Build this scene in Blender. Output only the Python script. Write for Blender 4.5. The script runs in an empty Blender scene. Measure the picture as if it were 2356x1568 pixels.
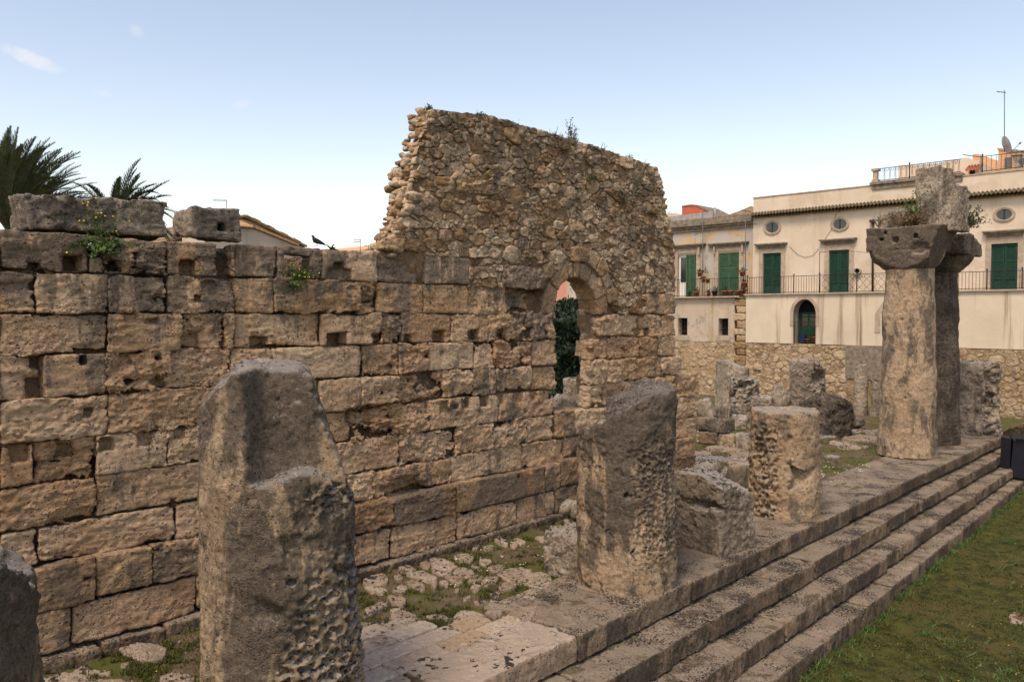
import bpy, math, random
import numpy as np
from mathutils import Vector, Matrix
random.seed(7)
RNG = np.random.default_rng(7)
SC = bpy.context.scene
COL = SC.collection

# ------------------------------------------------------------------ camera
FPX, CX, CY, HC = 1850.0, 1178.0, 784.0, 4.8
_a, _p = math.radians(43.1), math.atan(62 / 1850)
_f0 = np.array([-math.sin(_a), math.cos(_a), 0.0])
CR = np.array([math.cos(_a), math.sin(_a), 0.0])
_z = np.array([0, 0, 1.0])
CF = _f0 * math.cos(_p) - _z * math.sin(_p)
CU = _f0 * math.sin(_p) + _z * math.cos(_p)
CC = np.array([0, 0, HC])
cam = bpy.data.cameras.new('camera')
cam.sensor_width = 36.0
cam.lens = FPX / 2356 * 36
cam.clip_start = 0.1
cam.clip_end = 3000
camo = bpy.data.objects.new('camera', cam)
COL.objects.link(camo)
camo.matrix_world = Matrix([[CR[0], CU[0], -CF[0], 0], [CR[1], CU[1], -CF[1], 0], [CR[2], CU[2], -CF[2], HC], [0, 0, 0, 1]])
SC.camera = camo

# ------------------------------------------------------------------ sky, sun, exposure
SUN_EL, SUN_AZ = math.radians(58), math.radians(166)      # azimuth from +Y clockwise (towards +X)
sdir = Vector((math.sin(SUN_AZ) * math.cos(SUN_EL), math.cos(SUN_AZ) * math.cos(SUN_EL), math.sin(SUN_EL)))
world = bpy.data.worlds.new('World')
SC.world = world
world.use_nodes = True
wt = world.node_tree
wt.nodes.clear()
wo = wt.nodes.new('ShaderNodeOutputWorld')
wb = wt.nodes.new('ShaderNodeBackground')
ws = wt.nodes.new('ShaderNodeTexSky')
ws.sky_type = 'NISHITA'
ws.sun_disc = False
ws.sun_elevation = SUN_EL
ws.sun_rotation = SUN_AZ
ws.altitude = 0
ws.air_density = 1.0
ws.dust_density = 1.0
ws.ozone_density = 1.0
wm = wt.nodes.new('ShaderNodeMix')
wm.data_type = 'RGBA'
wm.blend_type = 'MULTIPLY'
wm.inputs['Factor'].default_value = 1.0
wm.inputs['B'].default_value = (1.42, 1.13, 0.93, 1)
wt.links.new(ws.outputs['Color'], wm.inputs['A'])
_sky = wm.outputs['Result']
# four faint wisps of cloud, far off in the sky
_dir = wt.nodes.new('ShaderNodeTexCoord').outputs['Generated']
def _vm(op, a, b=None):
    n = wt.nodes.new('ShaderNodeVectorMath'); n.operation = op
    wt.links.new(a, n.inputs[0])
    if b is not None: n.inputs[1].default_value = b
    return n
_cn = wt.nodes.new('ShaderNodeTexNoise'); _cn.inputs['Scale'].default_value = 38; _cn.inputs['Detail'].default_value = 6; _cn.inputs['Roughness'].default_value = .62
wt.links.new(_dir, _cn.inputs['Vector'])
for (_x, _y, _w, _h, _t, _s) in ((64, 133, .030, .0085, -.28, .34), (312, 75, .009, .008, -.4, .18), (237, 212, .010, .008, 0, .15), (555, 240, .014, .006, .2, .12)):
    _d = CF + CR * (_x - CX) / FPX + CU * (CY - _y) / FPX; _d = _d / np.linalg.norm(_d)
    _a1 = CR * math.cos(_t) + CU * math.sin(_t); _a2 = CU * math.cos(_t) - CR * math.sin(_t)
    _o = _vm('SUBTRACT', _dir, tuple(_d)).outputs[0]
    _mp = []
    for _ax, _q in ((_a1, _w), (_a2, _h)):
        _dt = _vm('DOT_PRODUCT', _o, tuple(_ax / _q)).outputs['Value']
        _pw = wt.nodes.new('ShaderNodeMath'); _pw.operation = 'MULTIPLY'; wt.links.new(_dt, _pw.inputs[0]); wt.links.new(_dt, _pw.inputs[1]); _mp.append(_pw.outputs[0])
    _sm = wt.nodes.new('ShaderNodeMath'); _sm.operation = 'ADD'; wt.links.new(_mp[0], _sm.inputs[0]); wt.links.new(_mp[1], _sm.inputs[1])
    _nm = wt.nodes.new('ShaderNodeMath'); _nm.operation = 'MULTIPLY_ADD'; wt.links.new(_cn.outputs['Fac'], _nm.inputs[0]); _nm.inputs[1].default_value = -3.2; _nm.inputs[2].default_value = 1.65
    _s2 = wt.nodes.new('ShaderNodeMath'); _s2.operation = 'ADD'; wt.links.new(_sm.outputs[0], _s2.inputs[0]); wt.links.new(_nm.outputs[0], _s2.inputs[1])
    _mr = wt.nodes.new('ShaderNodeMapRange'); _mr.interpolation_type = 'SMOOTHSTEP'; wt.links.new(_s2.outputs[0], _mr.inputs[0])
    _mr.inputs[1].default_value = 1.1; _mr.inputs[2].default_value = -.2; _mr.inputs[3].default_value = 0; _mr.inputs[4].default_value = _s
    _mx = wt.nodes.new('ShaderNodeMix'); _mx.data_type = 'RGBA'
    wt.links.new(_mr.outputs[0], _mx.inputs['Factor']); wt.links.new(_sky, _mx.inputs['A']); _mx.inputs['B'].default_value = (5.2, 4.6, 4.2, 1)
    _sky = _mx.outputs['Result']
wt.links.new(_sky, wb.inputs['Color'])
wb.inputs['Strength'].default_value = 0.15
wt.links.new(wb.outputs['Background'], wo.inputs['Surface'])
sun = bpy.data.lights.new('sun', 'SUN')
sun.energy = 2.1
sun.angle = math.radians(18)
sun.color = (1.0, 0.86, 0.68)
suno = bpy.data.objects.new('sun', sun)
COL.objects.link(suno)
suno.location = (0, 0, 40)
suno.rotation_euler = sdir.to_track_quat('Z', 'Y').to_euler()
SC.view_settings.view_transform = 'Standard'
SC.view_settings.look = 'None'
SC.view_settings.exposure = 0.6
SC.view_settings.gamma = 1.0
SC.view_settings.use_curve_mapping = False

# ------------------------------------------------------------------ photograph pixel -> point on a real plane
def _ray(x, y):
    return CF + CR * (x - CX) / FPX + CU * (CY - y) / FPX
def onz(x, y, z=0.0):
    d = _ray(x, y); return CC + d * ((z - HC) / d[2])
def onx(x, y, X):
    d = _ray(x, y); return CC + d * (X / d[0])
def ony(x, y, Y):
    d = _ray(x, y); return CC + d * (Y / d[1])
def atd(x, y, dist):
    return CC + _ray(x, y) * dist

# ------------------------------------------------------------------ noise volumes
def fbm_vol(n, beta, seed):
    r = np.random.default_rng(seed)
    w = np.fft.fftn(r.standard_normal((n, n, n)).astype(np.float32))
    k = np.fft.fftfreq(n) * n
    kk = np.sqrt(k[:, None, None] ** 2 + k[None, :, None] ** 2 + k[None, None, :] ** 2)
    kk[0, 0, 0] = 1e9
    v = np.fft.ifftn(w * kk ** (-beta)).real
    return (v / v.std()).astype(np.float32)
NV = fbm_vol(96, 1.75, 1)
NR = fbm_vol(64, 1.2, 2)
def cell_vol(n, c, seed):
    r = np.random.default_rng(seed)
    J = r.random((c, c, c, 3)).astype(np.float32)
    g = (np.arange(n, dtype=np.float32) + .5) / n * c
    G = np.stack(np.meshgrid(g, g, g, indexing='ij'), -1)
    I = G.astype(np.int32)
    F1 = np.full((n, n, n), 9.0, np.float32)
    for dx in (-1, 0, 1):
        for dy in (-1, 0, 1):
            for dz in (-1, 0, 1):
                K = I + np.array([dx, dy, dz])
                P = J[K[..., 0] % c, K[..., 1] % c, K[..., 2] % c] + K
                F1 = np.minimum(F1, ((P - G) ** 2).sum(-1))
    return np.sqrt(F1)
CV = cell_vol(72, 9, 3)
_J2 = np.random.default_rng(11).random((24, 24, 2)).astype(np.float32)
def cell2(u, v):
    """distance to the nearest of scattered points, in cells"""
    iu, iv = np.floor(u).astype(np.int32), np.floor(v).astype(np.int32)
    F = np.full(u.shape, 9.0, np.float32)
    for a in (-1, 0, 1):
        for b in (-1, 0, 1):
            q = _J2[(iu + a) % 24, (iv + b) % 24]
            F = np.minimum(F, (iu + a + q[..., 0] - u) ** 2 + (iv + b + q[..., 1] - v) ** 2)
    return np.sqrt(F)
def samp(vol, P, L, off=(0, 0, 0)):
    n = vol.shape[0]
    Q = P / np.asarray(L, np.float32) * n + np.asarray(off, np.float32) * n
    I = np.floor(Q).astype(np.int32)
    f = (Q - I).astype(np.float32)
    I %= n
    J = (I + 1) % n
    x0, y0, z0 = I.T; x1, y1, z1 = J.T
    fx, fy, fz = f.T
    a = vol[x0, y0, z0] * (1 - fx) + vol[x1, y0, z0] * fx
    b = vol[x0, y1, z0] * (1 - fx) + vol[x1, y1, z0] * fx
    c = vol[x0, y0, z1] * (1 - fx) + vol[x1, y0, z1] * fx
    d = vol[x0, y1, z1] * (1 - fx) + vol[x1, y1, z1] * fx
    a = a * (1 - fy) + b * fy
    c = c * (1 - fy) + d * fy
    return a * (1 - fz) + c * fz

# ------------------------------------------------------------------ meshes from a distance field (surface nets)
_E = [((0,0,0),(1,0,0)),((0,1,0),(1,1,0)),((0,0,1),(1,0,1)),((0,1,1),(1,1,1)),
      ((0,0,0),(0,1,0)),((1,0,0),(1,1,0)),((0,0,1),(0,1,1)),((1,0,1),(1,1,1)),
      ((0,0,0),(0,0,1)),((1,0,0),(1,0,1)),((0,1,0),(0,1,1)),((1,1,0),(1,1,1))]
def surfnet(fn, lo, hi, h, noise=None, band=0.16):
    lo = np.asarray(lo, np.float32); hi = np.asarray(hi, np.float32)
    n = np.maximum(np.ceil((hi - lo) / h).astype(int) + 1, 3)
    ax = [lo[i] + h * np.arange(n[i], dtype=np.float32) for i in range(3)]
    X, Y, Z = np.meshgrid(*ax, indexing='ij')
    D = fn(X, Y, Z).astype(np.float32)
    if noise is not None:
        m = np.abs(D) < band
        P = np.stack([X[m], Y[m], Z[m]], -1)
        D[m] += noise(P)
    S = D < 0
    c = [S[i:n[0]-1+i, j:n[1]-1+j, k:n[2]-1+k] for i in (0,1) for j in (0,1) for k in (0,1)]
    cnt = sum(a.astype(np.int8) for a in c)
    act = (cnt > 0) & (cnt < 8)
    idx = np.argwhere(act)
    if len(idx) == 0:
        return np.zeros((0, 3)), np.zeros((0, 4), int)
    vid = np.full(act.shape, -1, np.int32)
    vid[act] = np.arange(len(idx))
    acc = np.zeros((len(idx), 3), np.float32); cn = np.zeros(len(idx), np.float32)
    i, j, k = idx.T
    for a, b in _E:
        d0 = D[i+a[0], j+a[1], k+a[2]]; d1 = D[i+b[0], j+b[1], k+b[2]]
        m = (d0 < 0) != (d1 < 0)
        t = np.where(m, d0 / np.where(m, d0 - d1, 1), 0)
        av = np.array(a, np.float32); bv = np.array(b, np.float32)
        acc += np.where(m[:, None], av + (bv - av) * t[:, None], 0)
        cn += m
    V = lo + h * (idx + acc / cn[:, None])
    F = []
    for axs in range(3):
        s = [slice(1, -1)] * 3; s[axs] = slice(0, -1)
        s1 = list(s); s1[axs] = slice(1, None)
        A = S[tuple(s)]; B = S[tuple(s1)]
        ch = A != B
        e = np.argwhere(ch)
        if len(e) == 0: continue
        u, w = (axs + 1) % 3, (axs + 2) % 3
        e[:, u] += 1; e[:, w] += 1
        def cell(du, dw):
            q = e.copy(); q[:, u] -= du; q[:, w] -= dw
            return vid[q[:, 0], q[:, 1], q[:, 2]]
        q = np.stack([cell(1, 1), cell(0, 1), cell(0, 0), cell(1, 0)], -1)
        fl = ~A[ch]
        q[fl] = q[fl][:, ::-1]
        F.append(q)
    return V, np.concatenate(F)
def smax(a, b, k=0.03):
    h = np.clip(0.5 - 0.5 * (b - a) / k, 0, 1)
    return b * (1 - h) + a * h + k * h * (1 - h)
def sbox(X, Y, Z, c, s, k=0.03):
    return smax(smax(np.abs(X - c[0]) - s[0], np.abs(Y - c[1]) - s[1], k), np.abs(Z - c[2]) - s[2], k)

# ------------------------------------------------------------------ objects
WO = {}
def _mesh(name, V, F, mat, smooth=True):
    me = bpy.data.meshes.new(name)
    V = np.asarray(V, np.float32)
    if isinstance(F, np.ndarray) and F.ndim == 2:
        m, w = F.shape
        me.vertices.add(len(V)); me.vertices.foreach_set('co', V.ravel())
        me.loops.add(m * w); me.loops.foreach_set('vertex_index', F.ravel().astype(np.int32))
        me.polygons.add(m); me.polygons.foreach_set('loop_start', np.arange(m, dtype=np.int32) * w)
        me.update(calc_edges=True)
    else:
        me.from_pydata([tuple(map(float, v)) for v in V], [], [tuple(int(q) for q in f) for f in F])
        me.update()
    if smooth:
        me.polygons.foreach_set('use_smooth', np.ones(len(me.polygons), bool))
    if mat is not None:
        for m_ in (mat if isinstance(mat, (list, tuple)) else [mat]):
            me.materials.append(m_)
    return me
def link(name, data, parent, origin):
    o = bpy.data.objects.new(name, data)
    COL.objects.link(o)
    origin = np.asarray(origin, float)
    WO[o.name] = origin
    if parent is not None:
        o.parent = parent
        o.location = Vector(origin - WO[parent.name])
    else:
        o.location = Vector(origin)
    return o
def tag(o, label=None, cat=None, group=None, kind=None):
    if label: o['label'] = label
    if cat: o['category'] = cat
    if group: o['group'] = group
    if kind: o['kind'] = kind
    return o
def thing(name, label, cat, loc, group=None):
    return tag(link(name, None, None, loc), label, cat, group)
def obj(name, VF, mat, parent=None, smooth=True, origin=None):
    V, F = VF
    V = np.asarray(V, float)
    if origin is None:
        lo, hi = V.min(0), V.max(0)
        origin = np.array([(lo[0] + hi[0]) / 2, (lo[1] + hi[1]) / 2, lo[2]])
    return link(name, _mesh(name, V - origin, F, mat, smooth), parent, origin)
def same(o, name, parent, origin):
    return link(name, o.data, parent, origin)

class MB:
    def __init__(s): s.V = []; s.F = []; s.n = 0
    def add(s, V, F):
        s.V.append(np.asarray(V, float)); s.F += [tuple(int(i) + s.n for i in f) for f in F]; s.n += len(V); return s
    def box(s, a, b):
        (x0, y0, z0), (x1, y1, z1) = np.minimum(a, b), np.maximum(a, b)
        V = [(x0,y0,z0),(x1,y0,z0),(x1,y1,z0),(x0,y1,z0),(x0,y0,z1),(x1,y0,z1),(x1,y1,z1),(x0,y1,z1)]
        return s.add(V, [(0,3,2,1),(4,5,6,7),(0,1,5,4),(1,2,6,5),(2,3,7,6),(3,0,4,7)])
    def prism(s, poly, d):
        P = np.asarray(poly, float); n = len(P); Q = P + np.asarray(d, float)
        F = [tuple(range(n)), tuple(range(2*n-1, n-1, -1))] + [(i, i + n, (i+1) % n + n, (i+1) % n) for i in range(n)]
        nrm = np.zeros(3)
        for i in range(n): nrm += np.cross(P[i] - P[0], P[(i+1) % n] - P[0])
        if nrm @ np.asarray(d, float) > 0: F = [f[::-1] for f in F]
        return s.add(np.concatenate([P, Q]), F)
    def tube(s, pts, r, k=6, cap=True):
        pts = [np.asarray(p, float) for p in pts]
        rs = r if isinstance(r, (list, tuple)) else [r] * len(pts)
        V = []; F = []
        for i, p in enumerate(pts):
            t = pts[min(i+1, len(pts)-1)] - pts[max(i-1, 0)]
            t = t / (np.linalg.norm(t) + 1e-9)
            u = np.cross(t, (0, 0, 1) if abs(t[2]) < .9 else (1, 0, 0)); u /= np.linalg.norm(u)
            w = np.cross(t, u)
            for j in range(k):
                q = 2 * math.pi * j / k
                V.append(p + rs[i] * (u * math.cos(q) + w * math.sin(q)))
        for i in range(len(pts) - 1):
            for j in range(k):
                F.append((i*k+j, (i+1)*k+j, (i+1)*k+(j+1) % k, i*k+(j+1) % k))
        if cap:
            F.append(tuple(range(k))); F.append(tuple(range(len(pts)*k-1, (len(pts)-1)*k-1, -1)))
        return s.add(V, F)
    def get(s): return np.concatenate(s.V), s.F

# ------------------------------------------------------------------ materials
def nmat(name, rough=0.9):
    m = bpy.data.materials.new(name); m.use_nodes = True
    nt = m.node_tree; nt.nodes.clear()
    o = nt.nodes.new('ShaderNodeOutputMaterial'); b = nt.nodes.new('ShaderNodeBsdfPrincipled')
    b.inputs['Roughness'].default_value = rough
    b.inputs['Specular IOR Level'].default_value = 0.25
    nt.links.new(b.outputs[0], o.inputs[0])
    return m, nt, b
def N(nt, typ, props=None, **ins):
    n = nt.nodes.new('ShaderNode' + typ)
    for k, v in (props or {}).items(): setattr(n, k, v)
    for k, v in ins.items():
        s = n.inputs[int(k[1:])] if k[0] == '_' else n.inputs[k.replace('__', ' ')]
        if isinstance(v, bpy.types.NodeSocket): nt.links.new(v, s)
        else: s.default_value = v
    return n
def M(nt, op, a, b=0.5, c=None, clamp=False):
    n = N(nt, 'Math', {'operation': op, 'use_clamp': clamp}, _0=a, _1=b)
    if c is not None:
        if isinstance(c, bpy.types.NodeSocket): nt.links.new(c, n.inputs[2])
        else: n.inputs[2].default_value = c
    return n.outputs[0]
def mix(nt, f, a, b, mode='MIX'):
    n = nt.nodes.new('ShaderNodeMix'); n.data_type = 'RGBA'; n.blend_type = mode
    for s, v in (('Factor', f), ('A', a), ('B', b)):
        if isinstance(v, bpy.types.NodeSocket): nt.links.new(v, n.inputs[[i for i, q in enumerate(n.inputs) if q.name == s and q.enabled][0]])
        else:
            q = [q for q in n.inputs if q.name == s and q.enabled][0]
            q.default_value = v if s == 'Factor' else (*v, 1) if len(v) == 3 else v
    return [q for q in n.outputs if q.enabled][0]
def step(nt, v, a, b):
    return N(nt, 'MapRange', {'interpolation_type': 'SMOOTHSTEP'}, Value=v, From__Min=a, From__Max=b).outputs[0]
def ramp(nt, v, stops):
    n = N(nt, 'ValToRGB', Fac=v); e = n.color_ramp.elements
    while len(e) < len(stops): e.new(0.5)
    for q, (p, c) in zip(e, stops): q.position = p; q.color = (*c, 1)
    return n.outputs[0]
def noise(nt, vec, scale, detail=5, rough=0.6, dist=0.0):
    return N(nt, 'TexNoise', Vector=vec, Scale=scale, Detail=detail, Roughness=rough, Distortion=dist).outputs['Fac']
def vscale(nt, v, s):
    return N(nt, 'VectorMath', {'operation': 'MULTIPLY'}, _0=v, _1=s).outputs[0]
def pos(nt):
    return N(nt, 'NewGeometry').outputs['Position']

def stone(name, cols, grey, gcov=(0.5, 0.64), gamt=0.8, dark=(0.040, 0.033, 0.028), spots=None, top=None,
          zgrey=None, bump=0.9, var=0.4, fine=0.5, moss=0.0, pores=1.0, pits=True, streak=(1, 1, 0.35), bscale=1.0):
    m, nt, b = nmat(name, 0.92)
    g = N(nt, 'NewGeometry'); P = g.outputs['Position']
    rnd = N(nt, 'ObjectInfo').outputs['Random']
    nA = noise(nt, P, 0.9, 4, 0.6)
    t = M(nt, 'MULTIPLY_ADD', M(nt, 'SUBTRACT', rnd, 0.5), var, nA)
    c = ramp(nt, t, [(0.33, cols[0]), (0.5, cols[1]), (0.68, cols[2])])
    # patchy grey weathering crust, drawn out downwards
    nB = noise(nt, vscale(nt, P, streak), 1.5, 7, 0.68, 0.4)
    if zgrey:
        zz = N(nt, 'SeparateXYZ', Vector=P).outputs[2]
        nB = M(nt, 'MULTIPLY_ADD', step(nt, zz, zgrey[0], zgrey[1]), zgrey[2], nB)
    nB = M(nt, 'MULTIPLY_ADD', M(nt, 'SUBTRACT', N(nt, 'TexWhiteNoise', {'noise_dimensions': '1D'}, W=rnd).outputs[0], 0.5), 0.12, nB)
    c = mix(nt, M(nt, 'MULTIPLY', step(nt, nB, *gcov), gamt), c, grey)
    # darker soot within the crust
    nS = noise(nt, vscale(nt, P, streak), 2.6, 8, 0.75, 0.3)
    c = mix(nt, M(nt, 'MULTIPLY', step(nt, nS, 0.55, 0.72), 0.75 * gamt), c, dark)
    nT = noise(nt, P, 7, 8, 0.75, 0.3)
    c = mix(nt, M(nt, 'MULTIPLY', step(nt, nT, 0.57, 0.69), 0.42 * gamt), c, tuple(0.5 * (u_ + v_) for u_, v_ in zip(grey, dark)))
    # grain
    nC = noise(nt, P, 14, 9, 0.8)
    c = mix(nt, fine, c, ramp(nt, nC, [(0.3, (0.10, 0.09, 0.08)), (0.48, (0.48, 0.47, 0.46)), (0.72, (0.9, 0.88, 0.84))]), 'OVERLAY')
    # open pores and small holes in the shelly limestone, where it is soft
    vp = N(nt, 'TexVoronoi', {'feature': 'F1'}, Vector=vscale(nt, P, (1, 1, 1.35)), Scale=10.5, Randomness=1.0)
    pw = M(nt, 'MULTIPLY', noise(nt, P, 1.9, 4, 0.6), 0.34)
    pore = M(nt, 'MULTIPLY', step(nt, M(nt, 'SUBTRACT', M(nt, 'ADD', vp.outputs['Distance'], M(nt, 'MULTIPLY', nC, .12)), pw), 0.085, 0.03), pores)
    c = mix(nt, M(nt, 'MULTIPLY', pore, 0.75), c, dark)  # darkens the pores: shade inside them painted in, with some dirt
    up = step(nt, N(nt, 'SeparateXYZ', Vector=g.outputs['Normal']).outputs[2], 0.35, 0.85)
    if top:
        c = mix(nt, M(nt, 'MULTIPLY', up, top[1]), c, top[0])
    if moss:   # brown moss and trodden dirt in patches on the treads
        nM = noise(nt, P, 1.9, 6, 0.7, 0.3)
        c = mix(nt, M(nt, 'MULTIPLY', M(nt, 'MULTIPLY', step(nt, nM, 0.53, 0.62), up), moss), c, (0.085, 0.06, 0.03))
    if spots:
        nD = noise(nt, P, spots[0], 5, 0.62, 0.2)
        nE = noise(nt, P, 1.4, 3, 0.5)
        th = M(nt, 'MULTIPLY_ADD', M(nt, 'SUBTRACT', nE, 0.5), 0.7, nD)
        msk = step(nt, th, spots[1], spots[1] + 0.03)
        w = M(nt, 'ADD', M(nt, 'MULTIPLY', up, 1 - spots[2]), spots[2])
        c = mix(nt, M(nt, 'MULTIPLY', msk, w), c, dark)
        nF = noise(nt, P, spots[0] * 1.7, 4, 0.6)
        c = mix(nt, M(nt, 'MULTIPLY', M(nt, 'MULTIPLY', step(nt, nF, 0.6, 0.66), w), 0.6), c, (0.5, 0.47, 0.42))
    b.inputs['Base Color'].default_value = (*cols[1], 1)
    nt.links.new(c, b.inputs['Base Color'])
    # relief
    b1 = noise(nt, vscale(nt, P, (1, 1, 1.7)), 9 * bscale, 10, 0.74)
    b2 = noise(nt, P, 40 * bscale, 6, 0.75)
    h = M(nt, 'MULTIPLY_ADD', b2, 0.5, b1)
    if pits:
        vo = N(nt, 'TexVoronoi', {'feature': 'SMOOTH_F1'}, Vector=P, Scale=24 * bscale).outputs['Distance']
        pm = step(nt, noise(nt, P, 1.7, 3, 0.5), 0.48, 0.62)
        h = M(nt, 'MULTIPLY_ADD', M(nt, 'MULTIPLY', step(nt, vo, 0.05, 0.4), pm), 0.7, h)
    h = M(nt, 'MULTIPLY_ADD', pore, -0.5, h)
    bp = N(nt, 'Bump', Strength=bump, Distance=0.075 / bscale, Height=h)
    nt.links.new(bp.outputs[0], b.inputs['Normal'])
    return m

def plain(name, col, rough=0.7, var=0.15, scale=3.0, bump=0.0, metal=0.0):
    m, nt, b = nmat(name, rough)
    P = pos(nt)
    n1 = noise(nt, P, scale, 5, 0.6)
    lo = tuple(x * (1 - var) for x in col); hi = tuple(min(1, x * (1 + var)) for x in col)
    nt.links.new(ramp(nt, n1, [(0.3, lo), (0.7, hi)]), b.inputs['Base Color'])
    b.inputs['Metallic'].default_value = metal
    if bump:
        nt.links.new(N(nt, 'Bump', Strength=bump, Distance=0.02, Height=noise(nt, P, scale * 6, 5, 0.6)).outputs[0], b.inputs['Normal'])
    return m

MAT = {}
TAN = [(0.44, 0.282, 0.155), (0.55, 0.375, 0.23), (0.61, 0.447, 0.295)]
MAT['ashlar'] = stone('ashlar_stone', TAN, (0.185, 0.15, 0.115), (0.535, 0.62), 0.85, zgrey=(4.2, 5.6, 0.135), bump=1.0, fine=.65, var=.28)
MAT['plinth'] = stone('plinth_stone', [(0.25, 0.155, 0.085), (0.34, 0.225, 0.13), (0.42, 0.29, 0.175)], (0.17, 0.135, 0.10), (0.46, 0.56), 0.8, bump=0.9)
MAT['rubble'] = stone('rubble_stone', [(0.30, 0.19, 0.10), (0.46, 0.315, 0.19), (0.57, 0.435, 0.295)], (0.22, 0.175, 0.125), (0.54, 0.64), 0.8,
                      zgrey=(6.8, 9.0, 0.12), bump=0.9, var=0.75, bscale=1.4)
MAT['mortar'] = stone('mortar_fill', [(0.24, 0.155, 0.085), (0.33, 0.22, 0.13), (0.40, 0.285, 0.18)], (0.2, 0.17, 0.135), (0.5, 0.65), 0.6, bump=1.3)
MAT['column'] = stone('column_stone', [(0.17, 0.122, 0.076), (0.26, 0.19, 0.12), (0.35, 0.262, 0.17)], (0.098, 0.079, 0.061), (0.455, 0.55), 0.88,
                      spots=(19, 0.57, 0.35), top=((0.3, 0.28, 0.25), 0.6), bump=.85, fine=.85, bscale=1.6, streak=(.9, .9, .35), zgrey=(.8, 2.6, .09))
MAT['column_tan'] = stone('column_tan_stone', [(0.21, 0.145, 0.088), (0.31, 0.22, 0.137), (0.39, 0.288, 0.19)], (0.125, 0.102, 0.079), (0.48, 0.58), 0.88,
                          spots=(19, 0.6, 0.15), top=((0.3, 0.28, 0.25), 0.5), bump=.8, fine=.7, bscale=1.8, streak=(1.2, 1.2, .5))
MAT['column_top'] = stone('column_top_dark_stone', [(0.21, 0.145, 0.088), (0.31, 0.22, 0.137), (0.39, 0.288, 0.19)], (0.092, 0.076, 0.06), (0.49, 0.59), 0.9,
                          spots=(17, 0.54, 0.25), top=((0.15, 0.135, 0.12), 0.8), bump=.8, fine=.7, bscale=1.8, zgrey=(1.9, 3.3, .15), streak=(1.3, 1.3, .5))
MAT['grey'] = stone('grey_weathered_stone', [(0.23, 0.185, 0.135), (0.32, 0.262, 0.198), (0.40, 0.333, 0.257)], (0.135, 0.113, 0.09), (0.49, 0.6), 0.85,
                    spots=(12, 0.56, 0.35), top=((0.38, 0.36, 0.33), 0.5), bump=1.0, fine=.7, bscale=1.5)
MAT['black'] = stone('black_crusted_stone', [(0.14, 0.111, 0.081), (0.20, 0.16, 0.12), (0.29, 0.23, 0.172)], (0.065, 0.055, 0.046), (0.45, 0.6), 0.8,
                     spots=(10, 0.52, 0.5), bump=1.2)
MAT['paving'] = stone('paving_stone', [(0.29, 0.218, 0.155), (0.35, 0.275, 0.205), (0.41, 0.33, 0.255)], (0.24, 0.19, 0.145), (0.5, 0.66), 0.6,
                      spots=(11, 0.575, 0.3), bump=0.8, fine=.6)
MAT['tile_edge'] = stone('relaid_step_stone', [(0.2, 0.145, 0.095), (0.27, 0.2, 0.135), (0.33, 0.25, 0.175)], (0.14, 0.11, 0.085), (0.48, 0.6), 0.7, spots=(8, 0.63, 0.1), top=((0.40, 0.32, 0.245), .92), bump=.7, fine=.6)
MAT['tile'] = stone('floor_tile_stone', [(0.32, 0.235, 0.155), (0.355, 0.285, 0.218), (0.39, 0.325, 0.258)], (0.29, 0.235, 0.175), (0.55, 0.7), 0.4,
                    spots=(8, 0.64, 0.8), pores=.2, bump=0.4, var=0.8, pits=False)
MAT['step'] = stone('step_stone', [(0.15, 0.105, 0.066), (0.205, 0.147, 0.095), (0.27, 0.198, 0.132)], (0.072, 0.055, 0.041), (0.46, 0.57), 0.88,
                    spots=(26, 0.55, 0.45), moss=.75, top=((0.30, 0.238, 0.175), 0.75), bump=0.9, fine=.7, bscale=1.5)  # treads painted lighter than the crusted risers, overhead light worked into the colour
# ------------------------------------------------------------------ ground
def ground():
    xs = np.concatenate([np.linspace(-300, -12, 10), np.linspace(-9, 6, 76), np.linspace(9, 300, 10)])
    ys = np.concatenate([np.linspace(-200, -4, 8), np.linspace(-2, 43, 150), np.linspace(50, 600, 10)])
    X, Y = np.meshgrid(xs, ys, indexing='ij')
    P = np.stack([X.ravel(), Y.ravel(), np.zeros(X.size)], -1).astype(np.float32)
    Z = -1.66 + 0.05 * samp(NV, P, 9.0) + 0.004 * np.clip(P[:, 1], 0, 43)
    V = np.stack([X.ravel(), Y.ravel(), Z], -1)
    nx, ny = X.shape
    i, j = np.meshgrid(np.arange(nx - 1), np.arange(ny - 1), indexing='ij')
    a = (i * ny + j).ravel()
    F = np.stack([a, a + ny, a + ny + 1, a + 1], -1)
    m, nt, b = nmat('lawn_earth', 0.95)
    p = pos(nt)
    big = noise(nt, p, 0.35, 4, 0.6)
    med = noise(nt, p, 2.6, 6, 0.7)
    fin = noise(nt, p, 24, 8, 0.85)
    c = ramp(nt, M(nt, 'MULTIPLY_ADD', fin, 0.5, M(nt, 'MULTIPLY', med, 0.5)), [(0.40, (0.014, 0.014, 0.004)), (0.49, (0.045, 0.048, 0.008)), (0.60, (0.095, 0.095, 0.016))])
    c = mix(nt, step(nt, M(nt, 'MULTIPLY_ADD', med, 0.4, M(nt, 'MULTIPLY', big, 0.75)), 0.58, 0.70), c, (0.080, 0.062, 0.017))
    nt.links.new(c, b.inputs['Base Color'])
    nt.links.new(N(nt, 'Bump', Strength=1.0, Distance=0.05, Height=M(nt, 'MULTIPLY_ADD', fin, 0.5, med)).outputs[0], b.inputs['Normal'])
    MAT['lawn'] = m
    o = obj('ground', (V, F), m, origin=(0, 0, -1.66))
    tag(o, kind='structure')
    return o
ground()

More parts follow.
